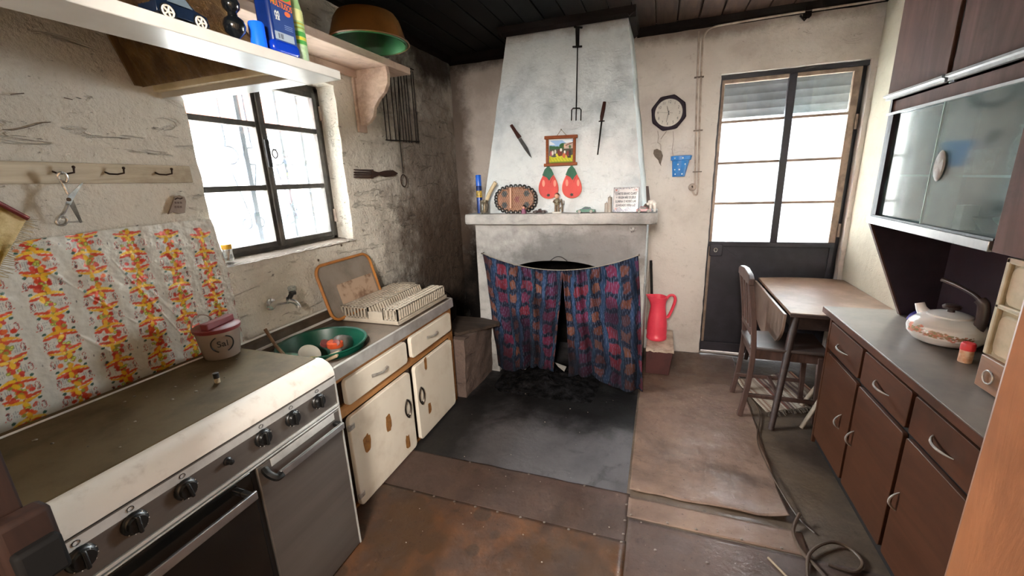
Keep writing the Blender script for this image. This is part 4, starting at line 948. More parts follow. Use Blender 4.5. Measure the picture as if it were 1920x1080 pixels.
obj('handle', MB().tube(smooth([S(127, 364, -.004), S(117, 345, -.004), S(107, 330, -.002)]), .0042, 8).tube(smooth([S(107, 330), S(112, 324, .004), S(121, 325, .004), S(126, 333, .003), S(124, 341, 0), S(116, 340, -.002), S(108, 332, -.003)]), .0042, 8), M_sciss, sc_)
obj('pivot', MB().cyl(S(129, 374, -.006), S(129, 374, .006), .006, n=12), M_nail, sc_)
tgp = [(325, 369), (335, 366), (344, 369), (347, 378), (346, 390), (345, 399), (333, 401), (322, 398), (313, 402), (318, 390), (321, 381)]
wt = thing('wall_tag', 'small mauve brown plaque shaped like a torn cloth patch on the left wall', 'plaque', tuple(ax(335, 385, XL + .01)))
obj('tag_plate', MB().plate([ax(p, q, XL + .008) for p, q in tgp], (.008, 0, 0)), simple('mauve_card', '#97867a', '#7d6c62', 20, .7), wt, bevel=.002)
obj('tag_cord', MB().tube([ax(p, q, XL + .018) for p, q in ((328, 374), (333, 371), (338, 373), (342, 371))], .002, 6), M_rust, wt)
mk = MB()
for i in range(6):
    p = ax(329 + (i % 3) * 5, 380 + (i // 3) * 8, XL + .0165); mk.box(p.x, p.x + .0006, p.y - .003, p.y + .004, p.z - .004, p.z + .004)
obj('tag_print', mk, simple('tag_ink', '#6a574e', None, rough=.8), wt)
hc = thing('wall_hanging', 'faded yellowish fringed cloth on a dark red rod at the left wall', 'cloth', (XL + .04, .66, 1.5))
r0, r1 = ax(-60, 350, XL + .05), ax(53, 410, XL + .05)
obj('rod', MB().tube([r0, r1], .007, 10), simple('dark_red_rod', '#6e1f22', '#531619', 8, .4), hc)
def cloth_fn(u, v):
    p = r0.lerp(r1, u); return (p.x - .012 + .006 * math.sin(u * 13 + v * 4) * v + .004, p.y + .0 - .11 * v * u, p.z - .28 * v + .12 * v * u)
g_ = G('stained_cloth'); cc = g_.mix(g_.rng(g_.noise(9, 7, .7), .4, .7), lin('#d3bf94'), lin('#8a7038')); cc = g_.mix(g_.rng(g_.noise(16, 5), .58, .7), cc, lin('#56573f')); g_.bump(g_.noise(120, 3), .4, .003); M_st = g_.done(cc, .9, 0, .1)
obj('cloth', MB().grid(40, 30, cloth_fn), M_st, hc, fix=False, solid=.002)
fr_ = MB()
for i in range(34):
    v_ = i / 34; p = Vector(cloth_fn(1, v_)); fr_.tube([p, p + Vector((.004, .018 + random.uniform(0, .012), -.012 + random.uniform(-.01, .006)))], [.0012, .0006], 5)
o = obj('fringe', fr_, M_st, hc); o['kind'] = 'stuff'
wj = thing('sill_jar', 'little clear jar with yellow lid on the window sill', 'jar', tuple(ax(429, 490, -1.915)))
jb = ax(430, 489, -1.915)
obj('glass', MB().lathe([(.018, 0), (.022, .006), (.021, .05), (.018, .058)], 16, jb), glass_mat('jar_glass', (.9, .92, .92), .15, .15), wj)
obj('lid', MB().lathe([(.021, .056), (.022, .06), (.022, .078), (0, .080)], 18, jb), simple('yellow_lid', '#d09a1e', None, rough=.4), wj)
obj('brush', MB().cyl(jb + Vector((0, -.005, .004)), jb + Vector((.004, .008, .05)), .004, n=8), simple('brush_brown', '#8f6a52', None, rough=.6), wj)

# ------------------------------------------------------------------ cooker hood and its shelf
M_lam = simple('white_laminate', '#d0cdc8', '#c0bcb5', 3, .3, spec=.45)
M_crink = G('brown_crinkle_foil'); cb = M_crink.mix(M_crink.rng(M_crink.noise(9, 7, .7), .38, .72), lin('#6b4d2c'), lin('#a8824d'))
v_ = M_crink.vor(26); M_crink.bump(M_crink.math('ADD', M_crink.noise(38, 6, .7, dist=1.5), M_crink.math('MULTIPLY', v_, .6)), 1.0, .02); M_crink = M_crink.done(cb, .28, .3, .7)
hs = thing('cooker_hood', 'brown foil covered tapering cooker hood framed by a white shelf over the stove', 'cooker hood', (-1.5, .75, 1.9))
HZ = 1.907
obj('front_shelf', MB().box(-1.214, -1.072, .18, 1.30, HZ, HZ + .030), M_lam, hs, bevel=.0025)
obj('side_shelf', MB().box(XL + .004, -1.214, 1.205, 1.30, HZ, HZ + .030), M_lam, hs, bevel=.0025)
obj('inner_moulding', MB().box(XL + .004, -1.23, 1.180, 1.203, HZ + .02, HZ + .045).box(XL + .004, -1.23, 1.165, 1.19, HZ + .045, HZ + .075), simple('moulding_cream', '#ecdfc2', '#cdbb95', 9, .5), hs, bevel=.003)
obj('front_lath', MB().box(-1.232, -1.218, .3, 1.175, HZ + .033, HZ + .058), simple('lath_cream', '#d9d3c6', None, rough=.5), hs, bevel=.002)
def pan(a, b, c, d):
    A, B, C_, D = map(Vector, (a, b, c, d))
    n = (B - A).cross(D - A).normalized()
    def fn(u, v):
        p = A.lerp(B, u).lerp(D.lerp(C_, u), v); q = (fbm(p.x + p.y, p.z, 3, 9) * .5 + .55 * abs(nz(p.x + p.y * .8, p.z, 6, 26)) + .3 * abs(nz(p.x - p.y, p.z, 2, 55))) * .012; return p + n * q
    return fn
T = 2.66
A0, A1, A2, A3 = (XL, .28, HZ + .03), (-1.222, .28, HZ + .03), (-1.222, 1.145, HZ + .03), (XL, 1.145, HZ + .03)
B0, B1, B2, B3 = (XL, .56, T), (-1.56, .56, T), (-1.56, .92, T), (XL, .92, T)
obj('hood_front', MB().grid(60, 60, pan(A1, A2, B2, B1)), M_crink, hs, fix=False, solid=.006)
obj('hood_side', MB().grid(50, 60, pan(A2, A3, B3, B2)), M_crink, hs, fix=False, solid=.006)
obj('hood_side', MB().grid(30, 30, pan(A0, A1, B1, B0)), M_crink, hs, fix=False, solid=.006)
obj('corner_lath', MB().plate([Vector(A3) + Vector((.012, -.004, .0)), Vector(B3) + Vector((.012, -.004, 0)), Vector(B3) + Vector((.012, -.03, 0)), Vector(A3) + Vector((.012, -.03, .0))], (.008, 0, 0)), wood('lath_brown', '#7d6242', '#5f4a2e', 'Z'), hs)

# things on the hood shelf
HT = HZ + .030
def toy_car(name, label, c, L, hgt, wd, yawz, body, kind='saloon', wheelc='#d9cdc0', group=None):
    t = thing(name, label, 'toy car', c, group)
    rot = RZ(yawz); C0 = Vector(c)
    def tr(p): return C0 + rot @ Vector(p)
    if kind == 'roadster': prof = [(-.5, .18), (-.48, .42), (-.25, .50), (-.10, .52), (-.05, .80), (.06, .84), (.10, .55), (.40, .56), (.49, .42), (.5, .18)]
    elif kind == 'wedge': prof = [(-.5, .2), (-.49, .52), (-.30, .60), (-.12, .95), (.06, 1.0), (.22, .66), (.48, .42), (.5, .2)]
    else: prof = [(-.5, .2), (-.49, .55), (-.34, .62), (-.22, .98), (.12, 1.0), (.26, .64), (.47, .55), (.5, .2)]
    mb = MB(); n = len(prof); rows = []
    for yk, ins in ((-.5, .0), (-.46, 1), (.46, 1), (.5, 0)):
        for (x, z) in prof:
            zz = z if (ins or z < .65) else .60
            rows.append(tr((x * L, yk * wd * (1 if z < .65 else .84), zz * hgt)))
    fs = []
    for a in range(3):
        for i in range(n): j = (i + 1) % n; fs.append((a * n + i, a * n + j, (a + 1) * n + j, (a + 1) * n + i))
    fs += [tuple(range(n - 1, -1, -1)), tuple(3 * n + i for i in range(n))]
    mb.add(rows, fs); obj('car_body', mb, body, t, bevel=.0012)
    if kind != 'roadster':
        M_gl = bpy.data.materials.get('car_glass') or simple('car_glass', '#59646c', None, rough=.1, spec=.8)
        for s in (-1, 1):
            pts = [(-.27, .66), (-.20, .90), (.09, .92), (.20, .66)]
            obj('side_glass', MB().plate([tr((x * L, s * wd * .455, z * hgt)) for x, z in pts], rot @ Vector((0, s * wd * .035, 0))), M_gl, t)
    mw_ = simple('wheel_' + name + str(len(bpy.data.materials)), wheelc, None, rough=.4); wr = hgt * .28
    for x in (-.31, .31):
        for s in (-1, 1):
            w = obj('wheel', MB().cyl(tr((x * L, s * wd * .38, wr)), tr((x * L, s * wd * .52, wr)), wr, n=18), M_black, t)
            hubm = MB().tube([tr((x * L + wr * .72 * math.cos(a), s * wd * .53, wr + wr * .72 * math.sin(a))) for a in np.linspace(0, 2 * PI, 16)[:-1]], wr * .13, 5, True)
            for k in range(5):
                a = 2 * PI * k / 5; hubm.tube([tr((x * L, s * wd * .53, wr)), tr((x * L + wr * .7 * math.cos(a), s * wd * .53, wr + wr * .7 * math.sin(a)))], wr * .13, 4)
            obj('wheel_rim', hubm, mw_, w)
    return t
M_navy = simple('navy_paint', '#101b2c', '#0c1420', 8, .2)
toy_car('toy_car', 'dark navy toy car with pale spoked wheels on the hood shelf', (-1.125, .805, HT), .125, .062, .058, PI / 2 + .04, M_navy)
tag(obj('turned_ornament', MB().lathe([(.016, 0), (.016, .006), (.007, .012), (.008, .018), (.024, .034), (.028, .050), (.024, .064), (.012, .074), (.011, .082), (.020, .092), (.022, .105), (.016, .118), (.012, .122), (.018, .13), (.02, .15), (0, .15)], 28, (-1.13, .966, HT)), simple('glossy_black', '#0d1013', None, rough=.12, spec=.7)), 'glossy black turned ornament between the navy toy car and the blue bottle', 'ornament')
bb = thing('cleaner_bottle', 'blue multipurpose cleaner bottle with colourful label on the hood shelf', 'bottle', (-1.13, 1.10, HT))
M_blue = simple('blue_bottle', '#0f3fc0', '#0a2f98', 5, .15, spec=.6)
M_bluecap = simple('bright_blue_cap', '#1a66f0', None, rough=.2, spec=.6)
obj('bottle_body', MB().prism(rrect(1.060, 1.150, HT, HT + .25, .016), 'x', -1.155, -1.095), simple('label_blue_body', '#12307a', '#0d2560', 5, .25), bb, bevel=.012, seg=3)
obj('bottle_base', MB().prism(rrect(1.054, 1.156, HT, HT + .045, .02), 'x', -1.158, -1.092), M_blue, bb, bevel=.012, seg=3)
obj('measuring_cap', MB().lathe([(.021, 0), (.021, .07), (.019, .075), (0, .076)], 20, (-1.12, 1.028, HT)), M_bluecap, bb)
def label_col(U, V):
    out = np.tile(np.array(lin('#16336f')), (len(U), 1))
    def put(m, c): out[m] = lin(c)
    put(V > .80, '#c9552c'); put((V > .80) & (U > .45) & (((U - .7) / .35) ** 2 + ((V - 1) / .17) ** 2 < 1), '#3f8a3a'); put((V < .80) & (V > .72) & (U < .25), '#2f7a46')
    put((V > .44) & (V < .60) & (U > .12) & (U < .34) & (np.sin(U * 60) * np.sin(V * 50) > -.2), '#d8d8d2')
    put((V > .08) & (V < .22) & (U < .9), '#9aa6b4'); put((V > .1) & (V < .2) & (U > .15) & (U < .4) & (np.sin(U * 240) > 0), '#20222a')
    put((V > .30) & (V < .38) & (U > .5) & (U < .9) & (np.sin(V * 170) > .2), '#8fa0c0'); put(((U - .74) / .14) ** 2 + ((V - .60) / .045) ** 2 < 1, '#d0602c')
    return out
sheet('label', 60, 120, lambda u, v: (-1.0935, 1.066 + .078 * u, HT + .030 + .150 * v), label_col, printed('bottle_label', .35), bb)
lettering('label_word', 'MULTIUSOS', .0235, simple('label_orange', '#ef7a1c', None, rough=.5), bb, (-1.0928, 1.105, HT + .138), (0, 1, -.06), (0, .06, 1), .0006, squash=.62)
gb = thing('drain_bottle', 'pale green and yellow slim cleaner bottle next to the blue cleaner', 'bottle', (-1.13, 1.185, HT))
M_pg = simple('pale_green', '#a9c98c', '#94b87a', 6, .35)
obj('bottle_body', MB().lathe([(0, 0), (.026, 0), (.029, .006), (.029, .13), (.026, .16), (.020, .20), (.018, .24), (0, .24)], 24, (-1.13, 1.185, HT), .9, 1), M_pg, gb)
for z0_, z1_, c in ((.078, .092, '#3f8d3c'), (.068, .077, '#c9bd3a'), (.056, .067, '#3f8d3c'), (.112, .117, '#a9a03a'), (.100, .105, '#8a9a3a'), (.122, .155, '#d9dc9c')):
    r = .0295 if z1_ < .13 else .0293
    obj('label_band', MB().shell([(r, z0_), (r, z1_)], 24, (-1.13, 1.185, HT), .9, 1), simple('band_' + c[1:], c, None, rough=.4), gb)
obj('white_label', MB().shell([(.0297, .012), (.0297, .052)], 24, (-1.13, 1.185, HT), .9, 1), simple('label_pale', '#c7d4c0', '#8fb079', 40, .4), gb)

# ------------------------------------------------------------------ upper wooden shelf, basins, grill, fork, roasting rod
M_shelf = wood('pinkish_painted_wood', '#cfb8a8', '#b59c8b', 'Y', 2, .6, '#7d6555', .25)
us = thing('wall_shelf', 'thick wooden wall shelf with a curved bracket beside the window', 'shelf', (-1.73, 2.0, 2.26))
obj('shelf_board', MB().box(XL + .002, -1.60, 1.20, 2.625, 2.243, 2.284), M_shelf, us, bevel=.003)
obj('shelf_batten', MB().box(XL + .002, XL + .03, 1.30, 2.55, 2.20, 2.243), M_shelf, us, bevel=.003)
bk = [(XL + .004, 1.925), (XL + .004, 2.243), (-1.612, 2.243), (-1.605, 2.20), (-1.61, 2.15), (-1.64, 2.10), (-1.69, 2.06), (-1.725, 2.02), (-1.74, 1.97), (-1.775, 1.935), (-1.82, 1.918)]
obj('bracket', MB().prism(bk, 'y', 2.365, 2.395), M_shelf, us, bevel=.002)
obj('wall_plate', MB().box(XL + .001, XL + .018, 2.345, 2.425, 1.88, 2.243), M_shelf, us, bevel=.002)
ub = thing('orange_basin', 'big orange plastic basin upturned on the wooden wall shelf', 'basin', (-1.585, 2.355, 2.30))
ub.location = (-1.54, 2.13, 2.29)
def upturned(R, rb, h, z0, th): return [(R - .012, z0 + .010), (R + .002, z0 + .008), (R + .006, z0 + .002), (R + .002, z0 - .003), (R - .004, z0), (R - .016, z0 + .03), (rb + .02, z0 + h * .8), (rb, z0 + h), (0, z0 + h), (0, z0 + h - th), (rb - th, z0 + h - th), (rb + .02 - th, z0 + h * .8 - th), (R - .016 - th, z0 + .03), (R - .006 - th, z0)]
obj('basin', MB().shell(upturned(.220, .158, .135, 2.2915, .003), 48, (-1.54, 2.13, 0), .94, 1), simple('orange_basin_shaded', '#6d4416', '#4c2e0f', 4, .5), ub)  # orange plastic darkened in its colour to stand for shadow
gb2 = tag(obj('green_basin', MB().shell(upturned(.206, .148, .126, 2.2895, .003), 48, (-1.54, 2.13, 0), .94, 1), simple('green_basin_plastic', '#165f2e', '#0f4822', 4, .5)), 'green plastic basin nested inside the upturned orange basin', 'basin')
gl = thing('grill_rack', 'black wire grilling rack hanging on the sooty left wall', 'grill', (XL + .015, 2.83, 2.1))
gm = MB(); GXX = XL + .022
for i, yy in enumerate((2.62, 2.665, 2.73, 2.775, 2.83, 2.865, 2.905, 2.94, 3.005, 3.035)):
    obj('wire', MB().tube([(GXX, yy, 1.850), (GXX, yy + .012, 2.375)], .0032, 6), M_iron, gl)
obj('frame_wire', MB().tube([(GXX, 2.61, 1.850), (GXX, 3.04, 1.868)], .0042, 6).tube([(GXX, 2.63, 2.38), (GXX, 3.06, 2.39)], .0042, 6), M_iron, gl)
rd = thing('roasting_rod', 'thin iron rod ending in a ring hanging below the grill rack', 'rod', (XL + .02, 2.81, 1.7))
obj('rod', MB().tube([ax(746, 130, GXX + .004), ax(750, 266, GXX + .004), ax(756, 325, GXX + .004)], .003, 6), M_iron, rd)
rc = ax(757, 339, GXX + .004)
obj('ring', MB().tube([(rc.x, rc.y + .036 * math.cos(a), rc.z + .045 * math.sin(a)) for a in np.linspace(0, 2 * PI, 20)[:-1]], .004, 6, True), M_rust, rd)
wf = thing('wooden_fork', 'dark wooden serving fork fixed flat on the sooty wall', 'fork', tuple(ax(705, 326, XL + .012)))
def F(p, q, d=.008): return ax(p, q, XL + d)
fk = [(696, 318), (700, 321), (709, 323), (720, 320), (735, 319), (745, 325), (738, 330), (722, 332), (709, 329), (700, 333), (696, 335)]
obj('handle', MB().plate([F(*p) for p in fk], (.010, 0, 0)), wood('fork_wood', '#3d2417', '#28170f', 'Y', 4), wf, bevel=.002)
for k in range(4):
    yb_ = 319.5 + k * 4.5; obj('tine', MB().plate([F(698, yb_ - 1.6), F(698, yb_ + 1.9), F(663, yb_ + .5 - (1 if k == 0 else 0)), F(663, yb_ - 2.2)], (.009, 0, 0)), bpy.data.materials['fork_wood'], wf)
obj('nail', MB().cyl(F(731, 318, 0), F(731, 318, .02), .003, n=8), M_nail, wf)

# ------------------------------------------------------------------ things on the smoke hood face
HN = Vector((0, -1, .24)).normalized()
def hp(px, py, off=.004):
    d = ray(px, py); k = .24; t = (2.97 - k * ZM1 + k * CAM_H) / (d.y - k * d.z); return CAM + d * t + HN * (off + .004)
tf = thing('toasting_fork', 'long black iron toasting fork hanging down the middle of the smoke hood', 'fork', tuple(hp(1082, 130)))
obj('flat_grip', MB().plate([hp(1079.5, 54), hp(1087, 54), hp(1086.5, 88), hp(1080, 88)], HN * .006).plate([hp(1076, 51), hp(1093, 52), hp(1092, 55), hp(1077, 54)], HN * .006).plate([hp(1074, 88), hp(1092, 87), hp(1092, 90), hp(1084, 91), hp(1074, 91)], HN * .006), M_iron, tf)
obj('shaft', MB().tube([hp(1083.5, 88, .008), hp(1081, 205, .008)], .0045, 8), M_iron, tf)
for xa, xb in ((1072.5, 1072), (1081, 1080.5), (1090, 1089.5)): obj('tine', MB().tube([hp(1081, 204, .008)] + ([hp(xa + (3 if xa < 1080 else -3), 204, .008)] if xa != 1081 else []) + [hp(xa, 207, .008), hp(xb, 227, .008)], .004, 6), M_iron, tf)
kn = thing('kitchen_knife', 'kitchen knife with dark brown handle hanging slanted on the smoke hood', 'knife', tuple(hp(978, 265)))
obj('blade', MB().plate([hp(972, 262), hp(978, 259), hp(990, 277), (hp(998, 297)), hp(993, 293), hp(984, 281)], HN * .002), simple('blade_grey', '#6f6f70', '#8b8b8c', 8, .3, .9), kn)
M_kh = wood('knife_handle', '#3e1d16', '#2a120e', 'Z', 5, .4)
kh = obj('handle', MB().plate([hp(957, 237), hp(962, 234), (hp(970, 246)), hp(979, 257), hp(972, 262), hp(965, 250)], HN * .014), M_kh, kn, bevel=.004)
ss = thing('sharpening_steel', 'sharpening steel with dark red brown handle hanging right of the toasting fork', 'sharpening steel', tuple(hp(1128, 240)))
obj('handle', MB().tube([hp(1134, 193, .012), hp(1132, 205, .012), hp(1129, 220, .012), hp(1128, 228, .012)], [.011, .013, .013, .009], 10), M_kh, ss)
obj('guard', MB().tube([hp(1123, 229, .01), hp(1134, 228, .01)], .004, 6), M_iron, ss)
obj('rod', MB().tube([hp(1128.5, 229, .009), hp(1121, 291, .009)], [.006, .0045], 8), M_iron, ss)
# picture on a little easel frame
pc = thing('hanging_picture', 'small wooden framed picture of a village scene hung by a cord on the smoke hood', 'picture', tuple(hp(1053, 283)))
M_pf = wood('picture_wood', '#8a4a24', '#6a3216', 'X', 5, .45)
def bar(a, b, w, nm, dep=.012):
    a, b = hp(*a), hp(*b); d = (b - a).normalized(); s = d.cross(HN).normalized() * w
    obj(nm, MB().plate([a - s, b - s, b + s, a + s], HN * dep), M_pf, pc, bevel=.003)
bar((1027, 263), (1027, 310), .010, 'frame_bar'); bar((1078, 260), (1077, 308), .010, 'frame_bar')
bar((1022, 260), (1084, 257), .011, 'frame_bar', .018); bar((1021, 311), (1083, 308), .010, 'frame_bar', .018)
obj('cord', MB().tube([hp(1045, 256, .01), hp(1053, 244, .01), hp(1063, 255, .01)], .0022, 6), simple('cord', '#8a7d6c', None, rough=.9), pc)
obj('nail', MB().cyl(hp(1053, 244, 0), hp(1053, 244, .016), .003, n=8), M_nail, pc)
def scene_col(U, V):
    n = len(U); out = np.tile(np.array(lin('#8fb4df')), (n, 1))
    def put(m, c): out[m] = lin(c)
    put((V > .8) & (np.sin(U * 7 + V * 9) > .3), '#dbe5ee')
    put((V < .78 - .12 * U) & (U < .5), '#2f5b38'); put(((U - .62) / .2) ** 2 + ((V - .75) / .13) ** 2 < 1, '#2b5a30'); put((U > .62) & (V < .9 - .2 * abs(U - .9)) & (V > .4), '#b9a49a')
    put((U > .55) & (np.abs(V - (.70 + (U - .55) * .42)) < .02), '#6b3a2a')
    put((V < .62) & (V > .3), '#4b4a3c'); put(V < .32 + .02 * np.sin(U * 20), '#b7b428'); put((V < .25) & (np.sin(U * 50 + V * 30) > .6), '#8f9a22'); put(V < .06, '#6d7a22')
    for x, y, w, h, c in ((.08, .42, .05, .12, '#a0505c'), (.15, .45, .04, .11, '#d9d3cc'), (.26, .5, .04, .1, '#c9c4bd'), (.33, .34, .05, .08, '#c7c13a'), (.45, .45, .10, .16, '#6a2a22'), (.50, .58, .05, .07, '#e6e2dc'), (.43, .6, .03, .03, '#3a2a22'), (.63, .33, .07, .12, '#b05a3a'), (.66, .48, .035, .07, '#e8e4de'), (.78, .38, .05, .14, '#7d2f2f'), (.88, .42, .05, .16, '#2d2a2e'), (.2, .3, .12, .04, '#45454c'), (.85, .25, .08, .05, '#33302f'), (.66, .74, .04, .05, '#d8b58c'), (.88, .7, .05, .07, '#36603a')):
        put(((U - x) / w) ** 2 + ((V - y) / h) ** 2 < 1, c)
    return out
q00, q10, q11, q01 = hp(1030, 307, .006), hp(1075, 305, .006), hp(1074.5, 263, .006), hp(1031, 265, .006)
sheet('print', 60, 60, lambda u, v: tuple(q00.lerp(q10, u).lerp(q01.lerp(q11, u), v)), scene_col, printed('picture_print', .4), pc, .002)
# two quince shaped pot holders
def pear(cx, cy, label):
    t = thing('pot_holder', label, 'pot holder', tuple(hp(cx, cy)))
    out = []
    for a in np.linspace(0, 2 * PI, 44)[:-1]:
        # teardrop: wide low, pointed top
        w = 20.5 * math.sin(a) * (1 - .0 * math.cos(a)); y = -math.cos(a)
        ww = 20.5 * math.sin(a) * math.sin(a / 2) ** 1.15 if a <= PI else 20.5 * math.sin(a) * math.sin(a / 2) ** 1.15
        out.append((cx + ww * 1.18, cy + y * 29 + 0))
    M_r = bpy.data.materials.get('quince_red') or simple('quince_red', '#c23f38', '#b03530', 5, .5)
    M_g = bpy.data.materials.get('quince_green') or simple('quince_green', '#1f5a40', '#184a35', 9, .6)
    M_p = bpy.data.materials.get('quince_piping') or simple('quince_piping', '#c98a6a', None, rough=.7)
    obj('pad', MB().plate([hp(*p, off=.003) for p in out], HN * .012), M_r, t, bevel=.004)
    obj('piping', MB().tube([hp(*p, off=.009) for p in out], .0028, 5, True), M_p, t)
    lf = [(cx - 1, cy - 31), (cx - 7, cy - 25), (cx - 11.5, cy - 14), (cx - 3, cy - 10), (cx + 1.5, cy - 4), (cx + 5, cy - 10), (cx + 10, cy - 16), (cx + 6, cy - 25), (cx + 1, cy - 31)]
    obj('leaf', MB().plate([hp(*p, off=.0155) for p in lf], HN * .0015), M_g, t)
    st_ = []
    for a in np.linspace(0, 2 * PI, 11)[:-1]: r = 4.0 if int(round(a / (2 * PI / 10))) % 2 else 2.2; st_.append((cx + r * math.cos(a), cy + 23 + r * .9 * math.sin(a)))
    obj('blossom', MB().plate([hp(*p, off=.0155) for p in st_], HN * .0015), simple('blossom_dark', '#2a2f27', None, rough=.7), t)
    obj('fold_line', MB().tube([hp(cx + 9, cy - 12, .0165), hp(cx + 5, cy - 5, .0165), hp(cx + 3.5, cy, .0165)], .0012, 4), simple('fold_dark', '#6e201d', None, rough=.7), t)
    for dx in (-9, 12): obj('printed_sheen', MB().plate([hp(cx + dx + 2.6 * math.cos(a), cy + 1 + 6.5 * math.sin(a), .0155) for a in np.linspace(0, 2 * PI, 12)[:-1]], HN * .001), bpy.data.materials.get('quince_pale') or simple('quince_pale', '#d98a78', None, rough=.6), t)
    obj('loop', MB().tube([hp(cx - 1, cy - 30, .01), hp(cx - 2, cy - 34, .012), hp(cx + 2, cy - 34, .012), hp(cx + 1, cy - 30, .01)], .0018, 5), M_p, t)
pear(1029.5, 344, 'red quince shaped pot holder with light piping under the picture, left of its twin')
pear(1073, 343, 'red quince shaped pot holder with dark piping under the picture, right of its twin')

# ------------------------------------------------------------------ mantel ornaments
MZ = ZM1 + .001; MY = 2.915
can = thing('spray_can', 'blue spray can half hidden at the end of the mantel slab', 'can', (-1.30, 2.98, MZ))
obj('can_body', MB().lathe([(0, 0), (.022, 0), (.022, .20), (.016, .215), (0, .215)], 20, (-1.315, 2.985, MZ)), simple('can_blue', '#12306c', '#0c1f48', 6, .25, .3), can)
obj('can_cap', MB().lathe([(.021, .205), (.021, .282), (.018, .286), (0, .286)], 20, (-1.315, 2.985, MZ)), simple('can_cap_blue', '#1f56b8', None, rough=.25), can)
obj('can_band', MB().shell([(.0225, .12), (.0225, .17)], 20, (-1.315, 2.985, MZ)), simple('can_yellow', '#c9a53a', '#3a3520', 60, .35), can)
jr = thing('glass_jar', 'small faceted glass jar holding the leaning candle on the mantel slab', 'jar', (-1.247, MY, MZ))
obj('jar_glass', MB().lathe([(0, 0), (.034, 0), (.036, .010), (.036, .075), (.033, .082), (.036, .088), (.036, .102), (.033, .102), (.032, .012), (0, .008)], 10, (-1.247, MY, MZ)), glass_mat('jar_glass_dusty', (.72, .70, .66), .2, .25, dirt_col='#8e8778'), jr)
M_wax = simple('old_wax', '#cdbf9f', '#b09c78', 8, .5)
cdl = thing('candle', 'tall bent cream candle leaning out of the glass jar', 'candle', (-1.24, MY, MZ + .01))
obj('wax', MB().tube(smooth([(-1.252, MY, MZ + .012), (-1.23, MY, MZ + .09), (-1.195, MY, MZ + .16), (-1.148, MY, MZ + .228)]), .0145, 12), M_wax, cdl)
obj('wick', MB().tube([(-1.148, MY, MZ + .228), (-1.143, MY, MZ + .240)], .0015, 5), M_black, cdl)
# oval hexagon bead trivet standing up
tv = thing('trivet', 'oval brown bead trivet with black scalloped border standing on the mantel slab', 'trivet', (-1.012, 2.955, MZ))
tvr = .0; hexr = .0088; beads = []
for j in range(-12, 13):
    for i in range(-12, 13):
        x = i * hexr * 1.78 + (j % 2) * hexr * .89; z = j * hexr * 1.54
        if (abs(x) / .146) ** 2.4 + (abs(z) / .089) ** 2.4 < 1: beads.append((x, z))
M_bead = {c: simple('bead_' + c[1:], c, None, rough=.5) for c in ('#9c6a4a', '#20272b', '#7e2c2c')}
b0 = {}
def tv_p(x, z): return (-1.012 + x, 2.943 + (z + .1) * .12, MZ + .1 + z)
for x, z in beads:
    d = [math.hypot(x - a, z - b) for a, b in ((-.085, .045), (.085, .045), (-.085, -.045), (.085, -.045))]
    c = '#20272b' if min(d) < .021 and min(d) > .004 else ('#7e2c2c' if math.hypot(x - .01, z) < .02 else '#9c6a4a')
    if c not in b0:
        b0[c] = obj('bead', MB().shell([(hexr * .46, .008), (hexr * .46, 0), (hexr * .90, .001), (hexr * .90, .007), (hexr * .46, .008)], 6, rot=RX(PI / 2) @ RZ(PI / 6)), M_bead[c], tv); o = b0[c]
    else: o = b0[c].copy(); COL.objects.link(o); o.parent = tv
    o.location = Vector(tv_p(x, z)) - wl(tv)
nb_ = 28
ring0 = None
for k in range(nb_):
    a = 2 * PI * k / nb_; ca, sa = math.cos(a), math.sin(a); r = (abs(ca) ** 2.4 + abs(sa) ** 2.4) ** (-1 / 2.4)
    x, z = .153 * r * ca, .093 * r * sa
    if ring0 is None: ring0 = obj('border_ring', MB().tube([(.0120 * math.cos(q), 0, .0120 * math.sin(q)) for q in np.linspace(0, 2 * PI, 14)[:-1]], .0052, 6, True), M_black, tv); o = ring0
    else: o = ring0.copy(); COL.objects.link(o); o.parent = tv
    o.location = Vector(tv_p(x, z)) - Vector((0, .004, 0)) - wl(tv)
obj('peg', MB().tube([tv_p(-.035, .085), tv_p(-.033, -.062)], .0075, 10), simple('peg_pink', '#d2ab93', '#c09a80', 9, .5), tv); tv.children[-1].location += Vector((0, -.014, 0))
fg = thing('pink_figurine', 'tiny pink and purple figurine in front of the bead trivet', 'figurine', (-.934, 2.90, MZ))
obj('skirt', MB().lathe([(.017, 0), (.018, .012), (.011, .034), (0, .036)], 16, (-.934, 2.90, MZ)), simple('purple_dress', '#7b4660', '#8f5a70', 30, .6), fg)
obj('head', MB().ball((-.934, 2.90, MZ + .044), .011, n=12, m=8), simple('doll_skin', '#c98f80', None, rough=.5), fg)
obj('hair', MB().ball((-.932, 2.905, MZ + .050), .0125, n=12, m=8), M_black, fg)
toy_car('toy_car', 'tiny dark maroon open roadster toy car on the mantel slab', (-.815, 2.905, MZ), .098, .040, .040, .0, simple('maroon_paint', '#35181a', '#221012', 8, .3), 'roadster', '#6c6461')
toy_car('toy_car', 'green wedge shaped toy car on the mantel slab under the sharpening steel', (-.485, 2.90, MZ), .128, .042, .050, PI, simple('green_paint', '#4f7f6c', '#46705f', 8, .35), 'wedge', '#d5d2cc')
toy_car('toy_car', 'dark red toy car at the end of the mantel slab beside the white animal', (-.102, 2.885, MZ), .095, .040, .042, .0, simple('red_paint', '#7d2530', '#6a1e28', 8, .35), 'saloon', '#b9b4ae')
bg_ = thing('boy_figurine', 'porcelain boy figurine with fence post on a white base on the mantel slab', 'figurine', (-.69, 2.91, MZ))
F0 = Vector((-.69, 2.91, MZ))
M_fb = simple('figurine_brown', '#6f5c49', '#4f4236', 25, .35); M_fs = simple('figurine_skin', '#c79a80', None, rough=.35)
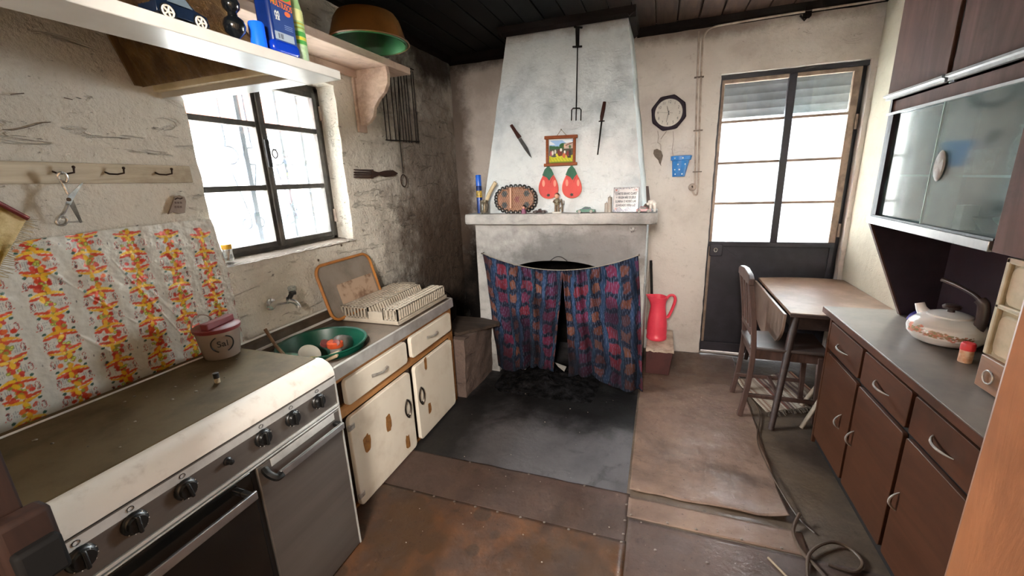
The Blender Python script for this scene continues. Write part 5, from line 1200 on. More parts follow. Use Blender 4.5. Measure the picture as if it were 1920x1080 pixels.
obj('base', MB().lathe([(.033, 0), (.036, .004), (.032, .010), (0, .011)], 20, F0, 1, .7), M_white, bg_)
for s in (-1, 1): obj('trouser_leg', MB().tube([F0 + Vector((s * .011, 0, .008)), F0 + Vector((s * .010, .0, .045)), F0 + Vector((s * .006, 0, .065))], [.009, .008, .010], 10), M_fb, bg_)
obj('jacket', MB().lathe([(.017, .058), (.021, .066), (.019, .085), (.013, .098), (.006, .102), (0, .102)], 16, F0, 1, .7), simple('figurine_jacket', '#8c7a62', '#3f4a3a', 30, .35), bg_)
for s in (-1, 1): obj('arm', MB().tube([F0 + Vector((s * .015, 0, .094)), F0 + Vector((s * .024, -.006, .078)), F0 + Vector((s * .010, -.018, .074))], [.006, .0055, .005], 8), M_fb, bg_)
obj('head', MB().ball(F0 + Vector((0, -.002, .118)), .017, .016, .019, 14, 10).ball(F0 + Vector((0, -.019, .116)), .0035, n=8, m=6), M_fs, bg_)
obj('hair', MB().ball(F0 + Vector((.001, .003, .126)), .0175, .017, .0145, 14, 8), simple('figurine_hair', '#4a2a1c', None, rough=.5), bg_)
obj('fence_post', MB().tube([F0 + Vector((.034, .004, .008)), F0 + Vector((.036, .004, .05)), F0 + Vector((.030, .004, .098))], [.009, .007, .006], 8).tube([F0 + Vector((.02, .006, .03)), F0 + Vector((.046, .006, .06)), F0 + Vector((.05, .006, .085))], [.005, .004, .003], 6), M_fb, bg_)
for dx, h, lab in ((-.326, .100, 'short grey white candle stub beside the verse plaque'), (-.347, .060, 'shorter candle stub left of the grey white one')):
    c2 = thing('candle', lab, 'candle', (dx, 2.925, MZ))
    obj('wax', MB().lathe([(0, 0), (.0145, 0), (.0135, h), (.004, h + .006), (0, h + .006)], 14, (dx, 2.925, MZ)), simple('grey_wax', '#a9a199', '#8d857c', 9, .5), c2)
    obj('wick', MB().tube([(dx, 2.925, MZ + h), (dx + .001, 2.925, MZ + h + .014)], .0015, 5), M_black, c2)
# verse plaque
pq = thing('verse_plaque', 'square white tile with a blue rhyme and flowers on the mantel slab', 'plaque', (-.22, 2.95, MZ))
ex_, ez_ = Vector((1, .0, .0)), Vector((0, .16, 1)).normalized(); P0 = Vector((-.221, 2.925, MZ + .082)); en = ex_.cross(ez_)
def pp(x, z, d=0.): return P0 + ex_ * x + ez_ * z + en * d
obj('tile', MB().plate([pp(-.081, -.081), pp(.081, -.081), pp(.081, .081), pp(-.081, .081)], -en * .007), simple('tile_white', '#aaa6a8', '#9a969a', 7, .3), pq, bevel=.001)
edge = MB(); M_ink = simple('tile_ink', '#22222e', None, rough=.4)
for a, b in (((-.081, -.081), (-.081, .081)), ((-.081, .081), (.081, .081)), ((.081, -.081), (.081, .081))): edge.tube([pp(*a, .001), pp(*b, .001)], .0016, 4)
obj('tile_edge', edge, M_ink, pq)
def flower_col(U, V):
    out = np.tile(np.array(lin('#a5a1a4')), (len(U), 1)); X, Z = U * 2 - 1, V * 2 - 1
    nzz = np.sin(U * 53 + np.sin(V * 31) * 3) * np.sin(V * 47 + np.sin(U * 29) * 3)
    d = np.minimum.reduce([np.hypot(X - a, Z - b) for a, b in ((-.8, .8), (.8, .8), (-.8, -.75))])
    out[(d < .26) & (nzz > .1)] = lin('#6b5f66'); out[(d < .07)] = lin('#8a4038')
    m = (Z < -.72 + .1 * np.sin(X * 9)) & (nzz > -.3); out[m] = lin('#3e4260'); m = (X > .35) & (Z < -.55 + .5 * (X - .35)) & (nzz > 0); out[m] = lin('#55506a')
    out[(Z > .86) & (nzz > .2)] = lin('#3a3c50'); return out
sheet('tile_print', 70, 70, lambda u, v: tuple(pp(-.08 + .16 * u, -.08 + .16 * v, .0006)), flower_col, printed('tile_glaze', .25), pq)
for i, txt in enumerate(('COMETES BRANO CLARO', 'Ó VIRGEM MÃE DE JESUS', 'ILUMINA O NOSSO LAR', 'GUARDADO DESSA LUZ')):
    lettering('verse_line', txt, .0215, M_ink, pq, pp(-.001, .040 - i * .0255, .0012), ex_, ez_, .0006, squash=.545 if i != 2 else .58, bold=.0010)
sm = thing('wooden_stick', 'dark wooden slat leaning at the end of the mantel against the hood', 'slat', (-.07, 3.0, MZ))
obj('slat', MB().plate([(-.099, 2.99, MZ + .165), (-.082, 2.99, MZ + .165), (-.058, 2.95, MZ + .01), (-.083, 2.95, MZ + .0)], (.0, .012, 0)), wood('slat_wood', '#4a3530', '#35241f', 'Z'), sm, bevel=.002)
an = thing('animal_figurine', 'small white and dark standing animal ornament at the mantel end', 'figurine', (-.05, 2.93, MZ))
A_ = Vector((-.052, 2.935, MZ))
obj('animal_body', MB().tube(smooth([A_ + Vector((.016, 0, .045)), A_ + Vector((.0, 0, .062)), A_ + Vector((-.022, -.002, .055)), A_ + Vector((-.036, -.004, .048))]), [.013] * 8 + [.018] * 8 + [.012] * 8 + [.006], 12).tube([A_ + Vector((.014, .006, .045)), A_ + Vector((.016, .006, 0))], [.009, .006], 8).tube([A_ + Vector((.014, -.006, .045)), A_ + Vector((.017, -.008, 0))], [.009, .006], 8).tube([A_ + Vector((-.010, -.006, .05)), A_ + Vector((-.012, -.008, 0))], [.008, .005], 8).tube([A_ + Vector((-.010, .008, .05)), A_ + Vector((-.012, .009, 0))], [.008, .005], 8), simple('animal_white', '#ded8d2', None, rough=.4), an)
obj('animal_head', MB().ball(A_ + Vector((-.036, -.005, .046)), .014, .010, .010, 12, 8).ball(A_ + Vector((-.048, -.006, .040)), .008, .006, .006, 10, 6), simple('animal_dark', '#5f5751', '#38322e', 60, .5), an)
for s in (-1, 1): obj('ear', MB().lathe([(.005, 0), (.003, .010), (0, .014)], 8, A_ + Vector((-.032, s * .008, .054))), simple('animal_ear', '#4a423d', None, rough=.5), an)

# ------------------------------------------------------------------ clock, pot, conduit on the back wall
ck = thing('wall_clock', 'octagonal dark plum wall clock with white dial', 'clock', (.024, YB, 2.006))
CC = Vector((.024, YB - .012, 2.004)); tilt = .10
def octa(r, y): return [(CC.x + r * math.cos(PI / 8 + PI / 4 * k + tilt), y, CC.z + r * math.sin(PI / 8 + PI / 4 * k + tilt)) for k in range(8)]
def ringmb(ra, rb, ya, yb, n=8, off=PI / 8):
    m = MB(); vs = []
    for k in range(n):
        a = off + 2 * PI * k / n + tilt
        for r, y in ((ra, yb), (ra, ya), (rb, ya + .006), (rb, yb)): vs.append((CC.x + r * math.cos(a), y, CC.z + r * math.sin(a)))
    return m.add(vs, [(k * 4 + q, ((k + 1) % n) * 4 + q, ((k + 1) % n) * 4 + (q + 1) % 4, k * 4 + (q + 1) % 4) for k in range(n) for q in range(4)])
M_plum = simple('plum_plastic', '#2c212b', '#251b24', 8, .6, spec=.15)
obj('case', MB().prism([(p[0], p[2]) for p in octa(.128, 0)], 'y', YB - .028, YB - .002), M_plum, ck)
vs = []; m = MB()
no = octa(.136, 0); 
nn = 48; 
for k in range(nn):
    a = 2 * PI * k / nn; ro = .136 * math.cos(PI / 8) / math.cos(((a - PI / 8 - tilt) % (PI / 4)) - PI / 8)
    for r, y in ((ro, YB - .004), (ro, YB - .034), (ro - .008, YB - .042), (.104, YB - .040), (.101, YB - .030)): vs.append((CC.x + r * math.cos(a), y, CC.z + r * math.sin(a)))
m.add(vs, [(k * 5 + q, ((k + 1) % nn) * 5 + q, ((k + 1) % nn) * 5 + q + 1, k * 5 + q + 1) for k in range(nn) for q in range(4)])
obj('bezel', m, M_plum, ck, angle=25)
dl = obj('dial', MB().prism([(CC.x + .102 * math.cos(a), CC.z + .102 * math.sin(a)) for a in np.linspace(0, 2 * PI, 40)[:-1]], 'y', YB - .031, YB - .029), simple('dial_white', '#f0e8e0', '#e0d7ce', 5, .5), ck)
ct_ = .05
for h in range(1, 13):
    a = PI / 2 - h * PI / 6 - ct_
    lettering('numeral', str(h), .030, M_black, dl, (CC.x + .080 * math.cos(a), YB - .0315, CC.z + .080 * math.sin(a)), (math.cos(ct_), 0, -math.sin(ct_)), (math.sin(ct_), 0, math.cos(ct_)), .0006, squash=.8)
def hand(ang, L, w, nm, back=.015):
    d = Vector((math.cos(ang), 0, math.sin(ang))); s = Vector((-d.z, 0, d.x)) * w; c = Vector((CC.x, YB - .034, CC.z))
    obj(nm, MB().plate([c - d * back - s, c - d * back + s, c + d * L + s * .5, c + d * L - s * .5], (0, -.001, 0)), M_black, dl)
hand(PI / 2 + .28, .052, .0035, 'hour_hand'); hand(-PI / 2 - .20, .070, .0028, 'minute_hand'); hand(PI - .12, .075, .0010, 'second_hand', .03)
obj('clock_glass', MB().prism([(CC.x + .102 * math.cos(a), CC.z + .102 * math.sin(a)) for a in np.linspace(0, 2 * PI, 40)[:-1]], 'y', YB - .040, YB - .038), glass_mat('clock_glass', (.97, .97, .97), .08, .03), ck)
fpt = thing('wall_pot', 'bright blue half flowerpot with white dots hung on the back wall', 'flowerpot', (.135, YB, 1.6))
M_pot = simple('pot_blue', '#2f7cc4', '#2469ac', 4, .3)
def halfpot(prof, c, tip=0.):
    m = MB(); n = 16; vs = []; N = len(prof)
    for r, z in prof:
        for k in range(n + 1): a = PI + PI * k / n; vs.append((c[0] + r * math.cos(a) + tip * z, c[1] + r * .75 * math.sin(a), c[2] + z))
    fs = [(i * (n + 1) + k, i * (n + 1) + k + 1, (i + 1) * (n + 1) + k + 1, (i + 1) * (n + 1) + k) for i in range(N - 1) for k in range(n)]
    fs += [tuple(range(n, -1, -1)), tuple((N - 1) * (n + 1) + k for k in range(n + 1))]
    return m.add(vs, fs)
PC = (.125, YB - .006, 1.518)
obj('pot_body', halfpot([(.048, 0), (.066, .128)], PC, .08), M_pot, fpt)
obj('pot_rim', halfpot([(.070, .124), (.077, .128), (.080, .158), (.072, .162)], PC, .08), M_pot, fpt)
for z, offs in ((.02, (-.6, .45)), (.055, (-.7, -.05)), (.095, (-.3, .6)), (.142, (-.65, .15))):
    for q in offs:
        r = .048 + (.018 * z / .128) if z < .12 else .0785; a = -PI / 2 + q
        p = Vector((PC[0] + r * math.cos(a) + .08 * z, PC[1] + r * .75 * math.sin(a), PC[2] + z)); nrm = Vector((math.cos(a), .9 * math.sin(a), 0)).normalized()
        obj('dot', MB().lathe([(.0058, 0), (.005, .0012), (0, .0014)], 10, p - nrm * .0002, rot=nrm.to_track_quat('Z', 'Y').to_matrix()), M_white, fpt)
cdt = thing('cable_conduit', 'painted over twin cable conduit running up the back wall by the clock', 'conduit', (.25, YB, 2.0))
M_cond = simple('conduit_paint', '#b3a398', '#8d7d73', 14, .7)
cy_ = YB - .018
obj('conduit', MB().tube([(.250, cy_, 1.45), (.222, cy_, 2.05), (.205, cy_, 2.55)], .007, 8), M_cond, cdt)
obj('conduit', MB().tube(smooth([(.236, cy_, 1.40), (.256, cy_, 1.37), (.276, cy_, 1.40), (.268, cy_, 1.62), (.248, cy_, 2.05), (.236, cy_, 2.42), (.245, cy_, 2.52), (.29, cy_, 2.56), (.40, cy_ - .02, 2.565), (.80, cy_ - .025, 2.572), (1.30, cy_ - .025, 2.575)]), .007, 8), M_cond, cdt)
for z in (1.55, 1.86, 2.24): obj('saddle_clip', MB().box(.222 + (2.0 - z) * .05 - .016, .222 + (2.0 - z) * .05 + .05, cy_ - .010, YB, z - .004, z + .004), M_nail, cdt)
obj('junction_knob', MB().box(.86, .90, YB - .05, YB, 2.54, 2.60).tube([(.84, cy_, 2.56), (.868, cy_, 2.525), (.90, cy_, 2.56)], .006, 6), M_trim, cdt)
sw = thing('light_switch', 'old round light switch at the foot of the cable conduit', 'switch', (.235, YB, 1.431))
obj('switch_base', MB().lathe([(.030, 0), (.030, .008), (.026, .014), (.016, .020), (0, .021)], 20, (.234, YB - .003, 1.431), rot=RX(PI / 2)), M_cond, sw)
obj('toggle', MB().tube([(.234, YB - .022, 1.431), (.231, YB - .036, 1.44)], .006, 8), M_nail, sw)
pts = [(1226, 281), (1232, 279), (1240, 283), (1243, 292), (1241, 300), (1239, 307), (1240, 312), (1236, 306), (1234, 300), (1228, 294), (1225, 288)]
obj('exposed_render', MB().plate([ay(p, q, YB - .007) for p, q in pts], (0, .004, 0)), simple('exposed_grey', '#6d6056', '#5a4e45', 40, .95), wall_back)
def crack(pts, par, w=.0016, Y=None):
    obj('crack', MB().tube([(ay(p, q, YB - .006) if Y is None else ax(p, q, Y)) for p, q in pts], w, 4), bpy.data.materials.get('crack_dark') or simple('crack_dark', '#5f5145', None, rough=1), par)
crack([(1233, 245), (1235, 256), (1233, 267), (1239, 271), (1239, 282)], wall_back); crack([(1262, 246), (1263, 262), (1260, 280), (1262, 292)], wall_back); crack([(1250, 246), (1243, 255), (1239, 261)], wall_back, .002)
crack([(5, 243), (25, 244), (45, 240), (60, 236), (80, 230), (95, 229)], wall_left, .0016, XL + .0075); crack([(20, 177), (45, 175)], wall_left, .0018, XL + .009); crack([(120, 183), (136, 187)], wall_left, .0014, XL + .009)
for p, q in ((640, 460), (597, 488)): obj('nail_hole', MB().ball(ax(p, q, XL + .008), .003, .007, .008, 8, 6), bpy.data.materials['crack_dark'], wall_left)

# ------------------------------------------------------------------ box, jug and sticks by the fireplace
M_boxr = simple('dark_red_board', '#4a2322', '#37191a', 7, .6)
bx = thing('wooden_box', 'dark red wooden box with pale top under the red jug', 'box', (.05, 3.4, 0))
obj('box_body', MB().add([(-.05, 3.19, .012), (.124, 3.19, .012), (.145, 3.64, .012), (-.05, 3.64, .012), (-.05, 3.185, .21), (.147, 3.195, .21), (.150, 3.66, .21), (-.05, 3.66, .21)], [(0, 3, 2, 1), (4, 5, 6, 7), (0, 1, 5, 4), (1, 2, 6, 5), (2, 3, 7, 6), (3, 0, 4, 7)]), M_boxr, bx, bevel=.003)
obj('box_top', MB().grid(24, 24, lambda u, v: (-.054 + .207 * u, 3.18 + .485 * v, .212 + .008 * (nz(u * 4, v * 4, 3) + .3) - (.010 * (1 if v == 0 else 0) * (1 + nz(u * 9, 1))))), simple('worn_top', '#c8b7a8', '#9a8675', 9, .8), bx, fix=False, solid=.004)
jg = thing('water_jug', 'tall bright red plastic water jug with side handle on the wooden box', 'jug', (.022, 3.43, .225))
M_red = simple('red_plastic', '#e2455a', '#d23b4e', 4, .4)
Jc = Vector((.020, 3.43, .222))
prof = [(.0, 0), (.074, 0), (.080, .006), (.080, .030), (.076, .034), (.079, .07), (.076, .14), (.066, .22), (.058, .28), (.060, .31), (.066, .345), (.068, .365), (.064, .365), (.056, .31), (.054, .28), (.07, .10), (.07, .02), (0, .015)]
n = 36; vs = []; fs = []
for r, z in prof:
    for k in range(n):
        a = 2 * PI * k / n; s = max(0, math.cos(a - PI)) ** 4; up = max(0, (z - .30) / .065)
        vs.append(Jc + Vector((r * math.cos(a) * (1 + .45 * s * up), r * math.sin(a), z + .010 * s * up - .02 * max(0, math.cos(a)) ** 2 * up * .3)))
for i in range(len(prof) - 1):
    for k in range(n): fs.append((i * n + k, i * n + (k + 1) % n, (i + 1) * n + (k + 1) % n, (i + 1) * n + k))
obj('jug_body', MB().add(vs, fs), M_red, jg, angle=60)
obj('handle', MB().tube(smooth([Jc + Vector((.055, 0, .335)), Jc + Vector((.085, 0, .375)), Jc + Vector((.115, 0, .375)), Jc + Vector((.128, 0, .34)), Jc + Vector((.112, 0, .27)), Jc + Vector((.085, 0, .20)), Jc + Vector((.070, 0, .19))]), .010, 10, flat=1.3), M_red, jg)
tag(obj('leaning_board', MB().plate([(-.075, 3.66, .21), (-.045, 3.66, .21), (-.040, 3.70, .80), (-.068, 3.70, .82)], (0, .010, 0)), simple('grey_board', '#8f8279', '#70645c', 8, .7)), 'narrow grey board leaning on the wall behind the red jug', 'board')
tag(obj('leaning_stick', MB().tube([(-.012, 3.60, .215), (-.055, 3.69, .83)], .011, 8), M_iron), 'black stick leaning on the wall behind the red jug', 'stick')

# ------------------------------------------------------------------ drop leaf table
tb = thing('drop_leaf_table', 'brown drop leaf table with one half round leaf hanging against the right wall', 'table', (1.05, 3.2, 0))
M_ttop = simple('table_laminate', '#664c3c', '#816a5a', 5, .45, 0, .08, 40, spec=.22)
M_tedge = wood('table_dark', '#3a2b27', '#271d1b', 'Y', 3, .5)
TZ = .722
tp_ = [(.757, 2.735), (1.325, 2.705), (1.325, 3.66)]
tp_ += [(1.325 - .56 * t, 3.66 + .055 * math.sin(PI * (t * .85 + .15)) - .01) for t in np.linspace(.12, 1, 10)] + [(.760, 3.66)]
obj('tabletop', MB().prism(tp_, 'z', TZ - .020, TZ), M_ttop, tb, bevel=.003)
obj('top_edging', MB().prism([(p[0], p[1]) for p in [(.755, 2.728), (1.325, 2.698), (1.325, 2.71), (.757, 2.74)]], 'z', TZ - .024, TZ - .004), M_tedge, tb)
lf = [(2.75, TZ - .016)] + [(3.18 - .43 * math.cos(a), TZ - .04 - .265 * math.sin(a) ** .8) for a in np.linspace(.0, PI, 26)] + [(3.62, TZ - .016)]
obj('hanging_leaf', MB().prism(lf, 'x', .728, .744), simple('leaf_laminate', '#8a7467', '#6f5b50', 6, .35), tb, bevel=.002)
obj('apron', MB().box(.80, 1.29, 2.80, 2.815, .60, TZ - .02).box(.80, 1.29, 3.60, 3.615, .60, TZ - .02).box(.795, .81, 2.80, 3.615, .60, TZ - .02).box(1.285, 1.30, 2.80, 3.615, .60, TZ - .02), M_tedge, tb)
for a, b in (((.805, 2.80), (.703, 2.61)), ((.805, 3.60), (.74, 3.68)), ((1.28, 2.80), (1.31, 2.66)), ((1.28, 3.60), (1.315, 3.69))):
    obj('leg', MB().tube([(a[0], a[1], .71), (b[0], b[1], .007)], [.024, .017], 10), M_tedge, tb)

# ------------------------------------------------------------------ chair
chr_ = thing('wooden_chair', 'dark wooden kitchen chair with slatted back pushed under the drop leaf table', 'chair', (.75, 2.9, 0))
M_ch = wood('chair_wood', '#503a33', '#3a2a25', 'Z', 3, .45, '#2c201d')
def post(y):
    return [(.548, y, .012), (.575, y, .22), (.585, y, .45), (.572, y, .62), (.548, y, .80), (.528, y, .92)]
for y in (2.725, 3.04): obj('leg', MB().tube(smooth(post(y), 5), .0205, 4, flat=1.0), M_ch, chr_, bevel=.003)
for y in (2.745, 3.03): obj('leg', MB().tube([(.945, y, .45), (.962, y, .007)], [.023, .018], 4), M_ch, chr_, bevel=.003)
obj('top_rail', MB().prism([(2.70, .885), (2.70, .925), (2.75, .945), (2.88, .958), (3.01, .945), (3.06, .925), (3.06, .885)], 'x', .515, .545), M_ch, chr_, bevel=.004)
obj('lower_rail', MB().box(.558, .582, 2.735, 3.03, .565, .60), M_ch, chr_, bevel=.003)
for y in (2.80, 2.88, 2.96): obj('slat', MB().plate([(.562, y - .018, .60), (.562, y + .018, .60), (.528, y + .018, .89), (.528, y - .018, .89)], (.010, 0, 0)), M_ch, chr_)
obj('seat', MB().prism([(.565, 2.725), (.98, 2.715), (.99, 3.06), (.565, 3.04)], 'z', .470, .490), simple('seat_dark', '#4c403c', '#2d2726', 5, .35), chr_, bevel=.006)
obj('seat_rail', MB().box(.58, .96, 2.735, 2.755, .41, .47).box(.58, .96, 3.015, 3.035, .41, .47).box(.945, .965, 2.74, 3.03, .41, .47).box(.58, .60, 2.74, 3.03, .41, .47), M_ch, chr_)
for y in (2.735, 3.03): obj('stretcher', MB().box(.56, .955, y - .008, y + .008, .145, .17), M_ch, chr_, bevel=.003)
obj('stretcher', MB().box(.75, .77, 2.74, 3.03, .15, .17), M_ch, chr_, bevel=.003)

# ------------------------------------------------------------------ stool and rag rug
so = thing('stool', 'small grey green round stool on splayed pale legs beside the sideboard end', 'stool', (1.06, 2.87, 0))
obj('seat', MB().lathe([(0, .425), (.13, .425), (.140, .435), (.140, .462), (.134, .468), (0, .470)], 32, (1.13, 2.80, -.02)), simple('stool_green', '#6b7068', '#585c55', 8, .5), so)
M_sl = simple('stool_leg_white', '#b5a695', '#97897a', 10, .6)
for a, b in (((1.06, 2.745), (.880, 2.68)), ((1.08, 2.86), (.945, 2.95)), ((1.19, 2.86), (1.27, 2.95)), ((1.19, 2.74), (1.21, 2.66))):
    obj('leg', MB().tube([(a[0], a[1], .41), (b[0], b[1], .007)], [.015, .012], 10), M_sl, so)
def rug_col(U, V):
    k = np.floor(V * 34).astype(int); pal = np.array([lin(c) for c in ('#b3a392', '#8d6f5e', '#a08d7e', '#6c5a58', '#b58a72', '#c2b5a6', '#7d5248', '#99877a')])
    h = (np.sin(k * 78.233) * 43758.5); h = ((h - np.floor(h)) * 8).astype(int) % 8
    out = pal[h]; return out * (.8 + .2 * np.sin(U * 160 + V * 40))[:, None]
rc_ = [Vector((.60, 3.20, 0)), Vector((.72, 2.80, 0)), Vector((1.12, 3.00, 0)), Vector((1.02, 3.48, 0))]
def rug_fn(u, v):
    p = rc_[0].lerp(rc_[1], u).lerp(rc_[3].lerp(rc_[2], u), v)
    return (p.x, p.y, .012 + .010 * (1 + nz(p.x * 9, p.y * 9, 2)) * .8 + .03 * max(0, 1 - math.hypot(u - 0, v - .0) * 5))
rg = sheet('rag_rug', 60, 80, rug_fn, rug_col, printed('rag_weave', .95, .1, .5, 150), None, .006)
tag(rg, 'striped rag rug rumpled on the floor under the table', 'rug')
fr2 = MB()
for i in range(46):
    t = i / 45
    for v_e, sgn in ((1.0, 0),):
        p = Vector(rug_fn(1, t)); d = Vector((.35, -1, 0)).normalized(); q = p + d * random.uniform(.02, .05) + Vector((random.uniform(-.012, .012), 0, -.010)); q.z = .010
        fr2.tube([p, p.lerp(q, .5) + Vector((0, 0, .006)), q], .0035, 5)
o = obj('rug_fringe', fr2, simple('fringe_dark', '#4a4038', '#7d6f62', 40, .95), rg); o['kind'] = 'stuff'

# ------------------------------------------------------------------ sideboard
sd = thing('sideboard', 'long brown laminate sideboard with black gaps and chrome pulls along the right wall', 'sideboard', (1.1, 1.8, 0))
M_lami = wood('brown_laminate', '#482a1b', '#3a2013', 'Y', 1.4, .5, '#2d1b0f', .06, .22)
M_sdark = simple('black_carcass', '#0f0c0b', '#181210', 7, .6)
M_ctr = simple('dusty_counter', '#5f544b', '#4b423b', 5, .42, 0, .05, 60, spec=.3)
FXs = .893
y_end, y_near = 2.545, .93
obj('carcass', MB().box(FXs + .020, 1.31, y_near, y_end, .006, .772), M_sdark, sd)
obj('end_panel', MB().box(FXs + .004, 1.315, y_end, y_end + .018, .006, .772), M_lami, sd)
obj('worktop', MB().box(FXs - .014, 1.322, y_near, 2.625, .776, .806), M_ctr, sd, bevel=.002)
obj('worktop_edge', MB().box(FXs - .018, FXs - .0135, y_near, 2.625, .774, .804), M_lami, sd)
M_pull = simple('chrome_pull', '#eceae6', '#c6c2bc', 30, .22, .6)
def bow(p, q, out=.026, r=.006):
    p, q = Vector(p), Vector(q)
    return MB().tube([p.lerp(q, t) + Vector((-out * math.sin(PI * t) ** .8, 0, 0)) for t in np.linspace(0, 1, 13)], [r * (.55 + .8 * math.sin(PI * t)) for t in np.linspace(0, 1, 13)], 8, flat=.6)
cols = [2.540, 2.140, 1.735, 1.335, .935]
for i in range(4):
    a, b = cols[i + 1] + .012, cols[i] - .012
    d = obj('drawer', MB().prism(rrect(a, b, .600, .748, .010, 3), 'x', FXs, FXs + .018), M_lami, sd, bevel=.002)
    c = (a + b) / 2; obj('pull', bow((FXs, c + .055, .672), (FXs, c - .055, .660)), M_pull, d)
    d = obj('door', MB().prism(rrect(a, b, .060, .578, .010, 3), 'x', FXs, FXs + .018), M_lami, sd, bevel=.002)
    hy = a + .045 + .04 if i == 0 else b - .035
    obj('pull', bow((FXs, hy, .365), (FXs, hy, .285)), M_pull, d)

# ------------------------------------------------------------------ wall cabinet (hutch)
hu = thing('wall_cabinet', 'brown wall cabinet with sliding glass panes above the sideboard', 'cabinet', (1.15, 2.0, 1.3))
M_hut = wood('hutch_brown', '#4f372f', '#3f2b25', 'Z', 1.2, .85, '#352520', .05, .06)
M_hdark = simple('hutch_dark', '#291d22', '#20171b', 5, .6, spec=.15)
HX, hy0, hy1 = .985, 1.22, 2.53
obj('side_panel', MB().prism([(HX, 1.275), (HX, 2.52), (1.325, 2.52), (1.325, .806), (1.176, .806)], 'y', hy1, hy1 + .018), M_hdark, hu)
obj('side_edge', MB().plate([(HX - .003, hy1 - .002, 1.27), (1.172, hy1 - .002, .807), (1.179, hy1 - .002, .807), (HX + .005, hy1 - .002, 1.27)], (0, .022, 0)), M_lami, hu)
obj('back_panel', MB().box(1.312, 1.322, hy0, hy1, .806, 2.52), M_hdark, hu)
obj('bottom_board', MB().box(HX + .006, 1.312, hy0, hy1, 1.272, 1.290), M_hdark, hu)
obj('middle_board', MB().box(HX + .006, 1.312, hy0, hy1, 1.775, 1.828), M_hut, hu)
obj('top_board', MB().box(HX + .006, 1.325, hy0, hy1 + .018, 2.50, 2.52), M_hut, hu)
obj('partition', MB().box(HX, 1.312, 1.685, 1.70, 1.29, 1.80), M_hut, hu)
obj('lower_door', MB().box(HX - .012, HX + .004, hy0, 1.685, 1.275, 1.80), M_hut, hu, bevel=.002)
obj('steel_rail', MB().box(HX - .014, HX + .006, 1.70, hy1 + .018, 1.272, 1.306), M_alu, hu, bevel=.002)
obj('steel_rail', MB().box(HX - .006, HX + .004, 1.70, hy1, 1.306, 1.314), M_iron, hu)
obj('glass_track', MB().box(HX - .008, HX + .008, 1.70, hy1 + .018, 1.768, 1.778), M_alu, hu)
M_hgl = glass_mat('cabinet_glass', (.80, .91, .91), .10, .15, rough=.09, dirt_col='#7f989b', dscale=3)
obj('front_post', MB().box(HX, HX + .02, hy1 - .03, hy1, 1.30, 1.78), M_hdark, hu)
p1 = obj('sliding_pane', MB().box(HX + .014, HX + .019, 1.96, hy1 - .006, 1.306, 1.770), M_hgl, hu)
p2 = obj('sliding_pane', MB().box(HX + .002, HX + .007, 1.70, 2.125, 1.306, 1.770), M_hgl, hu)
obj('pane_edge', MB().box(HX + .0015, HX + .0075, 2.122, 2.126, 1.306, 1.770), simple('glass_edge', '#bfe0dc', None, rough=.2), p2)
fg_ = ax(1762, 311, HX)
obj('finger_plate', MB().lathe([(.040, 0), (.042, .003), (.036, .007), (0, .007)], 28, (HX + .002, fg_.y, fg_.z), 1.35, .75, RY(-PI / 2)), simple('grey_grip', '#9a9a96', '#83837f', 30, .6), p2)
for i, (a, b) in enumerate(((2.112, hy1 + .016), (1.675, 2.082), (1.24, 1.645))):
    d = obj('top_door', MB().box(HX - .016, HX, a, b, 1.842, 2.495), M_hut, hu, bevel=.003)
    obj('grip_rail', MB().prism([(HX - .016, 1.862), (HX - .030, 1.858), (HX - .030, 1.850), (HX - .020, 1.846), (HX - .020, 1.834), (HX - .004, 1.834), (HX - .004, 1.862)], 'y', a - .004, b + .006), M_alu, d)
    if i < 2: obj('door_gap', MB().box(HX - .004, HX + .004, a - .03, a, 1.83, 2.495), M_sdark, hu)
obj('inner_shelf', MB().box(1.05, 1.312, 1.70, hy1 - .004, 1.494, 1.500), glass_mat('shelf_glass', (.75, .88, .86), .1, .15), hu)
obj('shelf_front_edge', MB().box(1.046, 1.05, 1.70, hy1 - .004, 1.493, 1.501), bpy.data.materials['glass_edge'], hu)
M_gw = glass_mat('cabinet_glassware', (.82, .86, .86), .25, .5, dirt_col='#c2caca')
gp = thing('glass_pitcher', 'clear glass pitcher on the upper shelf inside the wall cabinet', 'pitcher', (1.17, 1.93, 1.501))
obj('pitcher_body', MB().lathe([(0, .002), (.058, .002), (.066, .03), (.066, .09), (.05, .135), (.056, .16), (.053, .16), (.047, .135), (.062, .09), (.06, .01), (0, .008)], 24, (1.17, 1.93, 1.501)), M_gw, gp)
obj('handle', MB().tube(smooth([(1.17, 1.985, 1.635), (1.17, 2.03, 1.625), (1.17, 2.04, 1.58), (1.17, 2.00, 1.535)]), .007, 8), M_gw, gp)
for i, (x, y, lab) in enumerate(((1.16, 2.16, 'drinking glass by the finger plate side on the cabinet glass shelf'), (1.22, 2.33, 'drinking glass nearest the window end on the cabinet glass shelf'), (1.13, 1.79, 'drinking glass right of the pitcher on the cabinet glass shelf'))):
    tag(obj('drinking_glass', MB().lathe([(0, .001), (.025, .001), (.033, .09), (.030, .09), (.023, .008), (0, .006)], 18, (x, y, 1.501)), M_gw), lab, 'glass', 'drinking glasses in the wall cabinet')
tag(obj('serving_dish', MB().lathe([(0, 0), (.05, 0), (.11, .06), (.112, .066), (.105, .064), (.05, .008), (0, .008)], 28, (1.16, 1.83, 1.291), .9, 1.1), simple('cream_dish', '#c8c3a6', '#b5af92', 6, .3)), 'cream serving dish on the cabinet bottom behind the right sliding pane', 'dish')
